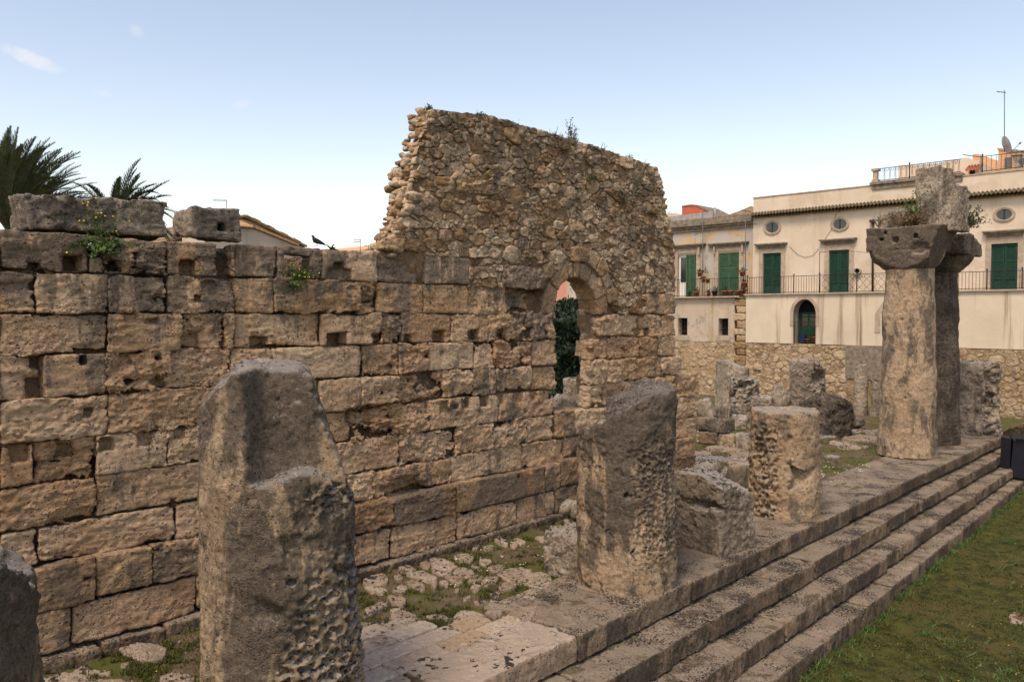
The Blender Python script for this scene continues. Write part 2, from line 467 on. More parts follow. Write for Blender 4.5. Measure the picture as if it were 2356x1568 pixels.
def earth_floor():
    xs = np.concatenate([np.linspace(-70, -13, 24), np.linspace(-12.6, -7.75, 90)])
    ys = np.concatenate([np.linspace(-6, 2, 12), np.linspace(2.2, 22, 240), np.linspace(22.3, 43.0, 90)])
    X, Y = np.meshgrid(xs, ys, indexing='ij')
    P = np.stack([X.ravel(), Y.ravel(), np.zeros(X.size)], -1).astype(np.float32)
    Z = -0.05 + 0.028 * samp(NV, P, 4.0) + 0.010 * samp(NR, P, 1.2)
    Z = np.where((P[:, 1] > 20) , Z + 0.03, Z)
    V = np.stack([X.ravel(), Y.ravel(), Z], -1)
    nx, ny = X.shape
    i, j = np.meshgrid(np.arange(nx - 1), np.arange(ny - 1), indexing='ij')
    a = (i * ny + j).ravel()
    F = np.stack([a, a + ny, a + ny + 1, a + 1], -1)
    m, nt, b = nmat('peristyle_earth', 0.95)
    p = pos(nt)
    big = noise(nt, p, 0.9, 4, 0.6)
    med = noise(nt, p, 5, 6, 0.7)
    fin = noise(nt, p, 40, 6, 0.8)
    c = ramp(nt, M(nt, 'MULTIPLY_ADD', fin, 0.5, M(nt, 'MULTIPLY', med, 0.5)), [(0.36, (0.05, 0.036, 0.02)), (0.5, (0.11, 0.082, 0.045)), (0.64, (0.19, 0.15, 0.10))])
    c = mix(nt, step(nt, M(nt, 'MULTIPLY_ADD', med, 0.3, M(nt, 'MULTIPLY', big, 0.75)), 0.5, 0.6), c, (0.075, 0.08, 0.015))
    nt.links.new(c, b.inputs['Base Color'])
    nt.links.new(N(nt, 'Bump', Strength=1.0, Distance=0.03, Height=M(nt, 'MULTIPLY_ADD', fin, 0.4, med)).outputs[0], b.inputs['Normal'])
    o = obj('earth_floor', (V, F), m, origin=(-10, 10, 0))
    tag(o, kind='structure')
earth_floor()

# ------------------------------------------------------------------ steps and stylobate
def rough_block(lo, hi, h, amp=0.014, k=0.035, pad=(0.06, 0.06, 0.06), seed=0, chips=0.03, open_lo=(0, 0, 0), carve=None):
    lo = np.asarray(lo, float); hi = np.asarray(hi, float)
    c, s = (lo + hi) / 2, (hi - lo) / 2
    off = (seed * .37 % 1, seed * .61 % 1, seed * .83 % 1)
    def fn(X, Y, Z):
        d = sbox(X, Y, Z, c, s, k)
        return carve(X, Y, Z, d) if carve else d
    def nz(P):
        return amp * samp(NV, P, 1.9, off) + chips * np.clip(samp(NR, P, 0.9, off) - .8, 0, 1.8) + .005 * samp(NR, P, .6, off)
    glo = lo - np.asarray(pad); ghi = hi + np.asarray(pad)
    for q in range(3):
        if open_lo[q]: glo[q] = lo[q] + 2 * h     # left open where it is buried
    return surfnet(fn, glo, ghi, h, nz)

def ledges():
    EX = [lambda y: -7.40, lambda y: -6.78 - 0.010 * max(0, y - 11), lambda y: -6.22 - 0.016 * max(0, y - 11), lambda y: -5.80 - 0.022 * max(0, y - 13)]
    ZT = [0.0, -0.43, -0.86, -1.27]
    ZB = [-0.46, -0.89, -1.30, -1.85]
    for r in range(4):
        t = link('temple_steps' if r else 'stylobate', None, None, (EX[r](15), 15, ZT[r]))
        t['kind'] = 'structure'
        y = -1.0 - 0.4 * r
        k = 0
        while y < 36.6:
            L = random.uniform(1.15, 2.1)
            if r == 0: L = random.uniform(1.6, 2.4)
            if 36.6 - y < 2.4: L = 36.6 - y
            if r == 0 and y < 9.36 < y + L + 0.5: L = 9.36 - y if y < 9.3 else L
            L = max(L, .5)
            y1 = y + L
            x1 = EX[r](y + L / 2) + random.uniform(-.03, .02)
            x0 = x1 - (1.9 if r == 0 else 0.82)
            if r == 0 and y1 <= 9.4: x0 = x1 - 1.0
            zt = ZT[r] + random.uniform(-.02, .016)
            h = 0.029 if y < 12 else (0.040 if y < 20 else 0.055)
            if y1 > 0.8 or r == 0:
                VF = rough_block((x0, y + .010, ZB[r]), (x1, y1 - .010, zt), h, amp=0.011 if r else 0.010, k=0.03, seed=r * 31 + k, chips=0.028 if r else .02, open_lo=(0, 0, 1))
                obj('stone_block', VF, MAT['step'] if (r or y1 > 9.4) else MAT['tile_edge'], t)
            y = y1; k += 1
ledges()

def tiles():
    t = link('tiled_floor', None, None, (-9, 6.5, 0)); t['kind'] = 'structure'
    edge = [(-9.75, -9.25), (-9.24, -8.86), (-8.85, -8.42)]
    x = -10.0; cols = []
    for w in (0.42, 0.40, 0.43, 0.38): cols.append((x, x + w)); x += w + .008
    k = 0
    for ci, (a, b_) in enumerate(cols):
        y = -0.5 + ci * 0.37
        yend = [7.6, 8.25, 8.9, 9.3][ci]
        while y < yend - .2:
            L = min(random.uniform(0.75, 1.15), yend - y)
            z = 0.012 + random.uniform(-.006, .006)
            VF = rough_block((a, y + .005, -.10), (b_, y + L - .005, z), 0.028, amp=0.004, k=0.018, seed=k, chips=.008, open_lo=(0, 0, 1))
            obj('floor_tile', VF, MAT['tile'], t)
            y += L; k += 1
tiles()

# kerb course under the wall
def chaikin(P, n=1):
    P = np.asarray(P, float)
    for _ in range(n):
        Q = np.roll(P, -1, 0)
        P = np.stack([.75 * P + .25 * Q, .25 * P + .75 * Q], 1).reshape(-1, P.shape[1])
    return P
def resample(P, n):
    P = np.asarray(P, float); Q = np.vstack([P, P[:1]])
    d = np.r_[0, np.cumsum(np.linalg.norm(np.diff(Q, axis=0), axis=1))]
    t = np.linspace(0, d[-1], n, endpoint=False)
    return np.stack([np.interp(t, d, Q[:, i]) for i in range(Q.shape[1])], -1)
def slab(P2, z0, zt, n=40, rnd=0.05, amp=0.012, seed=0, rings=7, dome=0.03, tilt=0.03):
    """A low stone from its outline (x, y), rounded over, on the ground."""
    P2 = np.asarray(P2, float); P2 = P2.mean(0) + (P2 - P2.mean(0)) * 1.10
    P = resample(chaikin(P2, 1), n); c = P.mean(0)
    r = np.random.default_rng(seed)
    size = np.sqrt(abs(np.sum(P[:, 0] * np.roll(P[:, 1], -1) - P[:, 1] * np.roll(P[:, 0], -1))) / 2)
    tl = r.normal(0, tilt, 2)
    V = []
    pr = [(1.0, -0.12), (1.0, 0.0), (1 - .25 * rnd / size, .6), (1 - rnd / size, .92)] + [(1 - rnd / size) * q for q in []]
    prof = [(1.02, z0), (1.0, z0 * .3 + zt * .7 - rnd), (1 - .3 * rnd / size, zt - .35 * rnd), (1 - 1.1 * rnd / size, zt)]
    for q in np.linspace(.8, .12, rings): prof.append((min(q, prof[3][0] - .03), zt + dome * (1 - q) * size))
    for s, z in prof:
        R = c + (P - c) * s
        V.append(np.column_stack([R, np.full(n, z) + (R - c) @ tl * (z > z0 + .001)]))
    V.append(np.array([[c[0], c[1], zt + dome * size]]))
    V = np.vstack(V).astype(np.float32)
    off = r.random(3)
    nn = samp(NV, V, 1.3, off); n2 = samp(NR, V, .7, off)
    V[n:, 2] += amp * nn[n:] + amp * .6 * n2[n:]
    V[:, :2] += (amp * .8 * samp(NV, V, .9, off + .3))[:, None] * (V[:, :2] - c) / (size + .01)
    F = []
    m = len(prof)
    for i in range(m - 1):
        for j in range(n):
            F.append((i*n+j, i*n+(j+1) % n, (i+1)*n+(j+1) % n, (i+1)*n+j))
    for j in range(n): F.append(((m-1)*n+j, (m-1)*n+(j+1) % n, m*n))
    A = np.sum(P[:, 0] * np.roll(P[:, 1], -1) - P[:, 1] * np.roll(P[:, 0], -1))
    if A < 0: F = [f[::-1] for f in F]
    return V, F

PAVE_A = """145,650,270,610,370,602,400,690,300,725,150,715|155,735,260,735,290,770,230,790,170,765|280,750,400,760,390,800,310,825,275,790|455,615,520,608,560,660,480,670|495,560,600,525,690,570,800,590,910,650,860,685,720,655,600,615|570,690,670,665,780,710,775,770,690,760,600,710|440,765,530,715,610,745,550,800,470,785|715,480,840,475,840,545,780,545|840,435,980,450,1115,505,960,525,850,520|1090,410,1270,395,1305,440,1230,490,1100,460|850,540,1000,525,1140,530,1050,580,970,625,880,585|1060,590,1175,530,1310,590,1240,645,1130,620|980,615,1060,600,1185,660,1160,705,1040,680|1240,510,1330,520,1400,580,1330,575|1360,455,1500,470,1430,540,1350,510|1440,545,1500,505,1640,510,1580,565,1470,575|845,700,890,685,920,720,890,745,850,725|935,680,1000,665,1030,695,1025,740,950,710|1225,700,1260,640,1360,600,1430,640,1330,680|1370,690,1430,645,1540,640,1550,680,1450,735,1380,720|1255,750,1300,715,1390,740,1340,790,1270,775|1525,610,1740,545,1930,590,1790,640,1690,690,1590,650|1740,690,1830,630,1990,600,2120,660,2030,780,1850,720|1550,740,1650,700,1760,725,1690,775,1570,790|1790,830,1850,765,2000,785,1960,810,1930,890,1800,860|1450,810,1530,795,1570,820,1500,850|385,840,580,850,570,930,500,935,400,880|130,1045,180,950,350,895,420,925,290,975,220,1020|420,960,540,960,480,995,425,995|415,1060,460,1010,570,985,720,1040,600,1050,480,1085|260,1085,380,1080,370,1115,280,1115|345,1120,500,1075,760,1050,790,1080,700,1160,560,1190,400,1140|790,1035,870,1020,1035,1045,1000,1070,830,1065|105,1130,200,1110,290,1150,230,1180,110,1180|105,1190,320,1175,480,1215,690,1275,700,1310,620,1340,560,1330,450,1400,290,1400,130,1290|1080,1070,1150,985,1300,990,1450,1060,1350,1100,1270,1140,1150,1110|1295,890,1360,855,1470,870,1400,915,1310,920|1410,950,1450,890,1550,870,1760,935,1690,1000,1560,980,1430,975|1390,1000,1560,985,1600,1030,1480,1045|1640,1045,1690,990,1800,910,1960,900,1920,1050,1840,1100,1700,1080|770,1180,880,1125,900,1140,800,1205|835,1250,930,1180,970,1220,880,1265|120,1500,240,1465,290,1568,120,1568|1490,245,1560,235,1650,270,1645,310,1530,275|1710,230,1760,235,1845,275,1790,300,1720,260|1925,220,2080,215,2070,260,1990,265|1270,340,1350,300,1365,315,1310,355|1390,330,1490,315,1500,335,1420,345|1680,285,1770,315,1720,335,1680,325|2020,400,2120,345,2120,390,2040,420|1090,770,1130,750,1150,775,1110,790|1180,855,1270,845,1250,865,1190,875|290,1480,340,1440,360,1490,320,1530|370,1540,480,1490,490,1550,420,1568|-150,690,20,650,60,720,-60,760|-200,900,-40,830,40,900,-60,980|-260,1120,-60,1060,30,1120,-80,1210|-420,1330,-100,1250,40,1340,-120,1480|1150,1230,1000,1180,1060,1170,1130,1200"""
PAVE_B = """1560,1010,2000,1010,2220,1050,2200,1180,2000,1230,1700,1150|1620,1240,1750,1230,1720,1290,1630,1280|970,1360,1180,1260,1220,1290,1050,1390|560,1470,900,1400,1180,1420,1300,1450,1100,1500,700,1530|1150,1340,1500,1370,1450,1410,1200,1400|2150,1420,2355,1370,2600,1400,2600,1560,2200,1500|900,1540,1700,1450,1900,1568,1500,1700,900,1640|300,1600,700,1560,850,1640,500,1750"""
def paving():
    t = link('peristyle_paving', None, None, (-10, 9, 0)); t['kind'] = 'structure'
    k = 0
    for S, sx, x0, y0 in ((PAVE_A, 4.5436, 805.2, 1179.1), (PAVE_B, 5.849, 0, 1299.9)):
        for s in S.split('|'):
            q = np.array([float(v) for v in s.split(',')]).reshape(-1, 2)
            P = np.array([onz(x0 + a / sx, y0 + b_ / sx, 0.03)[:2] for a, b_ in q])
            if P[:, 0].max() > -8.2: continue
            sz = np.ptp(P, axis=0).max()
            obj('paving_stone', slab(P, -0.16, -0.012 + random.uniform(-.012, .02), n=44, rnd=0.03, amp=0.009, seed=k, dome=.014, tilt=.02), MAT['paving'], t)
            k += 1
    # more flags beyond the second column, running towards the far end of the temple
    for i in range(58):
        y = random.uniform(15, 34); x = random.uniform(-15, -9.6) if y > 21.5 else random.uniform(-11.6, -9.6)
        n = random.randint(5, 7); a0 = random.random() * 6
        r = random.uniform(.25, .75)
        P = [(x + r * random.uniform(.7, 1.2) * math.cos(a0 + 6.283 * j / n), y + 1.5 * r * random.uniform(.7, 1.2) * math.sin(a0 + 6.283 * j / n)) for j in range(n)]
        obj('paving_stone', slab(np.array(P), -.12, random.uniform(-.01, .05), n=26, seed=100 + i, rings=4, rnd=.05), MAT['paving' if i % 3 else 'grey'], t)
paving()

# ------------------------------------------------------------------ the long ashlar wall
XW = -12.2
LINES = [
 [(0,525),(205,540),(392,553),(500,557),(545,560),(700,568),(870,578),(965,583),(1090,590),(1250,600)],
 [(0,622),(85,626),(385,632),(545,637),(640,640),(870,649),(990,652),(1080,656),(1250,667)],
 [(0,720),(386,720),(735,720),(870,718),(1000,722),(1150,722),(1280,716)],
 [(0,821),(160,815),(251,812),(545,800),(738,796),(880,790),(1000,787),(1131,786),(1280,780)],
 [(0,923),(105,917),(249,907),(386,893),(545,885),(690,874),(833,867),(919,863),(1000,852),(1142,846),(1280,838)],
 [(0,1025),(247,1000),(500,975),(733,951),(913,932),(987,920),(1141,907),(1280,895)],
 [(0,1126),(78,1112),(222,1096),(385,1072),(462,1061),(755,1023),(914,1000),(1000,987),(1147,971),(1272,954)],
 [(0,1227),(86,1212),(220,1190),(403,1157),(462,1144),(790,1095),(857,1084),(919,1072),(1037,1050),(1198,1020),(1298,1007)],
 [(0,1323),(24,1318),(88,1296),(220,1271),(459,1233),(800,1159),(860,1146),(948,1128),(1037,1109),(1193,1082),(1277,1062)],
 [(0,1428),(68,1413),(156,1388),(274,1356),(342,1338),(403,1329),(894,1208),(1039,1179),(1179,1147),(1295,1118)],
 [(0,1528),(68,1510),(159,1481),(403,1415),(816,1303),(1042,1243),(1268,1182)],
]
JO = [
 [0,205,241,385,545,640,740,868,963,1088],
 [0,82,250,386,545,632,830,870,975,1080,1165,1226],
 [0,251,418,518,545,738,880,925,1040,1125,1205,1277],
 [0,102,245,386,533,627,833,919,989,1091,1138,1225,1281],
 [0,250,600,735,832,919,1020,1090,1142,1224,1282],
 [0,78,222,385,540,690,810,900,990,1147,1272],
 [0,223,470,700,919,1050,1209,1274],
 [0,87,404,640,858,1040,1200,1298],
 [0,210,344,600,897,1037,1243,1280],
 [0,156.5,443,690,891,1042,1180,1268],
]
# protruding / sunk blocks, metres: (course, joint index) -> offset
PROT = {(0,4): -.05, (1,4): -.05, (2,4): -.05, (3,4): -.03, (1,0): -.02, (2,2): -.07, (3,3): -.05, (3,0): -.03, (5,4): -.1, (5,5): -.05, (5,1): -.04, (4,4): .02, (4,5): -.06,
        (7,4): .01, (1,6): -.06, (1,7): -.02, (0,7): -.05, (2,5): .02, (2,6): -.03, (1,9): -.04, (1,10): -.07, (2,10): .03, (2,7): -.02}
RUG = {(0,2): 1.5, (1,2): 1.3, (1,5): 1.3, (1,6): 2.2, (1,9): 1.8, (1,10): 2.2, (2,2): 1.4, (2,6): 2.2, (2,9): 1.6, (2,10): 2, (3,2): 2.0, (3,3): 1.5, (3,10): 1.8, (4,5): 1.8, (4,6): 1.5, (5,6): 2.0,
       (5,7): 2.0, (6,4): 1.7, (6,5): 1.8, (5,4): 1.3, (3,7): 1.3, (4,1): 1.3, (4,8): 1.4, (4,9): 1.5, (7,3): 1.3, (7,4): 1.3, (8,2): 1.2}
# beam holes, sockets and worn hollows: x0, y0, x1, y1 in photo pixels on the wall face, depth in metres
HOLES = [(149,588,189,623.5,.4),(71,607,90,624,.3),(245.6,594,283.4,628,.4),(303,581,317.6,619,.35),(415,597,451,633,.22),(501,554,532,638,.6),(206,556,240,592,.3),
 (657,585,716,643,.45),(768,603,792,617,.2),(753,617,809,645,.14),(963,585,980,650,.45),(934,583,949,605,.07),(609,610,620,620,.06),
 (751,764,798,798,.3),(858,769,878,792,.25),(933,768,948,788,.2),(999,761,1026,788,.3),(1075,758,1104,785,.3),(1145,757,1166,782,.25),(1198,755,1222,780,.25),
 (904,819,915,826,.1),(897,843,905,853,.1),(1015,808,1024,816,.1),(446,677,465,697,.15),(468,649,493,671,.06),(333,731,364,743,.1),(415,767,462,805,.2),(509,786,522,804,.25),
 (583,776,620,803,.3),(73,820,100,846,.4),(183,816,203,841,.35),(61,872,101,911,.45),(349,811,381,835,.35),(349,864,379,894,.2),(384,860,405,881,.05),(190,948,214,961,.1),
 (290,723,315,741,.06),(276,816,300,838,.05),(25,1024,67,1063,.14),(133,1015,172,1046,.2),(230,1004,264,1036,.18),(317,996,353,1026,.14),(400,983,429,1010,.12),
 (741,954,767,979,.06),(801,942,822,971,.12),(822,928,986,962,.07),(1014,922,1033,947,.14),(1036,930,1056,942,.1),(1060,914,1083,941,.18),(1104,910,1124,936,.2),(1146,906,1162,931,.14),(1182,903,1204,926,.13),
 (1221,899,1236,921,.13),(1249,896,1271,920,.12),(1154,950,1162,958,.08),(1205,942,1214,950,.08),(1243,940,1250,948,.08),(870,994,880,1004,.1),(1037,1041,1047,1051,.15),(884,1115,967,1138,.1),
 (1349,790,1359,801,.15),(1358,803,1368,812,.15),(1486,757,1499,771,.2),(1466,759,1478,770,.15),(1548,866,1558,884,.35),(1251,760,1264,770,.15),(1180,1090,1186,1097,.08),(1205,1075,1212,1084,.08),
 (1270,1085,1276,1093,.08),(862,1216,872,1227,.1),(870,1205,895,1216,.12),(180,1318,205,1332,.12),(540,1150,560,1160,.1),(395,1148,405,1162,.12)]
def zline(k, x):
    L = LINES[k]
    return float(np.interp(x, [p[0] for p in L], [p[1] for p in L])) if x >= 0 else L[0][1] - x * (-(L[1][1] - L[0][1]) / (L[1][0] - L[0][0]))
HOLES += [(545.5, 556, 577, 801, .075)]
HW = []
for x0, y0, x1, y1, d in HOLES:
    a = onx((x0 + x1) / 2, y0, XW); b_ = onx((x0 + x1) / 2, y1, XW)
    l, r_ = onx(x0, (y0 + y1) / 2, XW), onx(x1, (y0 + y1) / 2, XW)
    HW.append(((l[1] + r_[1]) / 2, (a[2] + b_[2]) / 2, (r_[1] - l[1]) / 2, (a[2] - b_[2]) / 2, d))

def wall_block(quad, xf, h, rug=1.0, thick=0.30, seed=0, strat=0.5, gap=0.009, k=0.03, holes=True, cut=0):
    """quad: TL, TR, BR, BL as (y, z); a dressed block whose worn face looks to +X."""
    Q = np.array(quad, np.float32); c = Q.mean(0)
    r = np.random.default_rng(seed)
    E = []
    for i in range(4):
        p, q = Q[i], Q[(i + 1) % 4]
        t = (q - p) / np.linalg.norm(q - p); n = np.array([-t[1], t[0]])
        if (c - p) @ n > 0: n = -n
        E.append((n, float(n @ p)))
    hs = [q for q in HW if holes and Q[:, 0].min() - .1 < q[0] + q[2] and Q[:, 0].max() + .1 > q[0] - q[2] and Q[:, 1].min() - .1 < q[1] + q[3] and Q[:, 1].max() + .1 > q[1] - q[3]]
    off = r.random(3); off2 = r.random(3)
    ta, tb = r.normal(0, .006, 2)
    xb = xf - thick
    def fn(X, Y, Z):
        d = None
        for n, e in E:
            v = n[0] * Y + n[1] * Z - e + gap
            d = v if d is None else smax(d, v, k)
        f = X - (xf + ta * (Y - c[0]) + tb * (Z - c[1]))
        d = smax(d, f, k)
        for (hy, hz, sy, sz, dep) in hs:
            b = np.maximum(np.maximum(np.abs(Y - hy) - sy, np.abs(Z - hz) - sz), (XW - dep) - X)
            d = smax(d, -b, 0.045)
        return d
    L1 = 2.4
    amp = 0.014 * rug
    def nz(P):
        n = amp * samp(NV, P, (L1, L1, L1 * (0.55 if strat > .5 else .8)), off)
        n += 0.006 * rug * samp(NR, P, (1.0, 1.0, .6), off2) + .010 * rug * strat * samp(NR, P, (2.6, 2.6, .42), off)
        n += .034 * rug * np.clip(samp(NV, P, (1.7, 1.7, .9), off2) - .55, 0, 1.6)
        if rug > 1.25:
            cv = samp(CV, P, (1.5, 1.5, .9), off2)
            n += 0.045 * (rug - 1) * np.clip(0.42 - cv, 0, .4) / .4
        return n
    lo = (xb, Q[:, 0].min() - .05, Q[:, 1].min() - .05); hi = (xf + .11, Q[:, 0].max() + .05, Q[:, 1].max() + .05)
    V, F = surfnet(fn, lo, hi, h, nz)
    if cut and len(F):      # the beds deep inside the joints are never seen
        C_ = V[F].mean(1)
        keep = C_[:, 0] > xf - cut
        for (hy, hz, sy, sz, dep) in hs:
            keep |= (np.abs(C_[:, 1] - hy) < sy + .07) & (np.abs(C_[:, 2] - hz) < sz + .07)
        F = F[keep]; u = np.unique(F); m = np.full(len(V), -1); m[u] = np.arange(len(u))
        V, F = V[u], m[F]
    return V, F

WALL = thing('ashlar_wall', 'long ruined temple wall of big tan ashlar blocks with square beam holes', 'wall', (XW - .3, 9, 0))
PYW = lambda x, y: onx(x, y, XW)[1:]
def ashlar():
    sd = 0
    for k in range(10):
        js = list(JO[k])
        if k < 10: js = [js[0] - 230] + js
        for i in range(len(js) - 1):
            x0, x1 = js[i], js[i + 1]
            quad = []
            for x, kk in ((x0, k), (x1, k), (x1, k + 1), (x0, k + 1)):
                quad.append(PYW(x, zline(kk, x)))
            if i == 0:   # carried on beyond the left edge of the photograph
                yl = quad[1][0] - 1.7
                quad[0] = (yl, quad[1][1]); quad[3] = (yl, quad[2][1])
            ii = i - 1
            off = PROT.get((k, ii), random.uniform(-.014, .014))
            if k == 8: off = 0.16 + random.uniform(-.008, .008)
            if k == 9: off = 0.13 + random.uniform(-.012, .012)
            rug = RUG.get((k, ii), random.uniform(.4, 1.1))
            y = quad[0][0]
            h = 0.023 if y < 7 else (0.026 if y < 11 else 0.030)
            if i == 0: h = .05
            last = (i == len(js) - 2)
            VF = wall_block(quad, XW + off, h, rug, thick=.62 if last else .30, seed=sd, strat=random.uniform(.2, 1.0), k=.010 + .012 * rug, cut=0 if last or k == 0 else (.23 if k == 8 else .07))
            if len(VF[0]): obj('ashlar_block', VF, MAT['plinth' if k == 8 else 'ashlar'], WALL)
            sd += 1
    # top course: blocks 8 and 9 stand apart from the rubble above, plus the single long block beside the arch
    def extra(x0, x1, yt0, yt1, yb0, yb1, off=0, rug=1.1, thick=.3, h=.028, mat='ashlar'):
        nonlocal sd
        q = [PYW(x0, yt0), PYW(x1, yt1), PYW(x1, yb1), PYW(x0, yb0)]
        obj('ashlar_block', wall_block(q, XW + off, h, rug, thick, sd, .6, cut=.13 if thick < .45 else .3), MAT[mat], WALL); sd += 1
    extra(1156, 1252, 607, 617, 660, 668, .06, 1.2)
    # right of the doorway
    for a, b_, yt0, yt1, yb0, yb1, off, rug, th in (
        (1486,1555,674,674,723,723,0,1.2,.5),
        (1376,1427,723,724,775,774,.03,1.3,.5),(1427,1473,724,724,774,773,-.06,1.2,.4),(1473,1523,724,724,773,773,-.02,1.5,.4),(1523,1555,724,724,773,773,.01,1.0,.5),
        (1358,1402,776,775,827,825,0,1.6,.5),(1402,1476,775,774,825,822,-.08,1.6,.4),(1476,1516,774,773,822,821,-.03,1.5,.4),(1516,1554,773,773,820,819,.0,1.0,.5),
        (1356,1397,829,826,885,880,.0,1.8,.5),(1397,1430,826,825,880,878,.02,1.5,.4),(1430,1468,825,823,878,872,-.03,1.6,.4),(1468,1524,823,820,872,866,-.05,1.3,.4),(1524,1564,820,819,866,866,.03,1.6,.5),
        (1354,1390,885,880,938,935,-.02,1.6,.5),(1390,1440,880,874,935,930,-.03,1.4,.4),(1440,1510,874,868,928,920,-.05,1.2,.4),(1510,1558,868,866,920,913,-.02,1.3,.4),(1558,1606,866,852,913,912,.04,1.6,.5),
        (1275,1322,940,940,1006,1001,.06,1.2,.65),(1322,1392,941,938,1001,990,.02,1.4,.65),(1392,1460,936,926,990,980,.0,1.3,.4),(1460,1545,926,915,980,966,.0,1.2,.4),(1545,1606,914,912,966,958,.02,1.3,.5),
        (1298,1347,1006,998,1054,1044,.0,1.2,.4),(1347,1450,998,985,1044,1026,.0,1.2,.4),(1450,1545,985,968,1026,1010,.0,1.2,.4),(1545,1600,966,958,1008,1002,.02,1.1,.5),
        (1280,1345,1056,1046,1118,1104,.15,1.0,.5),(1345,1450,1046,1028,1104,1080,.15,1.0,.4),(1450,1545,1028,1010,1080,1056,.15,1.0,.4),(1545,1588,1010,1003,1056,1047,.15,1.0,.5),
        (1268,1345,1120,1106,1182,1165,.13,1.0,.5),(1345,1450,1106,1082,1165,1138,.13,1.0,.4),(1450,1545,1082,1058,1138,1114,.13,1.0,.4),(1545,1592,1058,1048,1114,1100,.12,1.2,.5)):
        extra(a, b_, yt0, yt1, yb0, yb1, off, rug, th, .032, 'plinth' if off >= .045 else 'ashlar')
ashlar()

def wall_core():
    # rough fill behind the faced blocks, open at the doorway
    def fn(X, Y, Z):
        d = sbox(X, Y, Z, (-12.72, 8.7, 2.6), (.22, 5.75, 2.72), .05)
        d = np.minimum(d, sbox(X, Y, Z, (-12.82, 6.4, 5.5), (.12, 4.3, .37), .04))
        d = np.minimum(d, sbox(X, Y, Z, (-12.62, 17.95, 3.4), (.26, 1.72, 2.95), .05))
        d = np.minimum(d, sbox(X, Y, Z, (-12.62, 17.9, 1.2), (.24, 3.25, 1.3), .05))
        d = np.minimum(d, sbox(X, Y, Z, (-12.6, 15.3, 1.1), (.24, 1.3, 1.36), .05))
        d = np.minimum(d, sbox(X, Y, Z, (-12.68, 2.6, 2.8), (.24, 1.2, 2.8), .05))
        return d
    o = obj('wall_core', surfnet(fn, (-13.1, 1.1, -.1), (-12.2, 21.4, 6.6), .10, lambda P: .03 * samp(NV, P, 1.7)), MAT['mortar'], WALL)
wall_core()

def kerb():
    t = link('kerb_course', None, None, (-12.0, 9, 0)); t['kind'] = 'structure'
    js = [-200, 68, 224, 369, 560, 700, 860, 1037, 1110, 1155, 1220, 1285]
    for i in range(len(js) - 1):
        a = onx(js[i], zline(10, max(js[i], 0)) if js[i] >= 0 else 1590, -12.18); b_ = onx(js[i+1], zline(10, js[i+1]), -12.18)
        y0 = a[1] if js[i] >= 0 else 1.6
        w = -11.93 + random.uniform(-.03, .02)
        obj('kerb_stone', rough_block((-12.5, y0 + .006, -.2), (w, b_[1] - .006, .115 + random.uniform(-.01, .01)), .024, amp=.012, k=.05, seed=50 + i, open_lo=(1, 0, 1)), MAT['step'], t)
    y = onx(1285, 1180, -12.18)[1]
    while y < 21:
        L = random.uniform(.7, 1.3)
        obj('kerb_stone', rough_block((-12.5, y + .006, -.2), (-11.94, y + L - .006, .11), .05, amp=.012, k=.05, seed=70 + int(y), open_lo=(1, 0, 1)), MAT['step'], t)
        y += L
kerb()
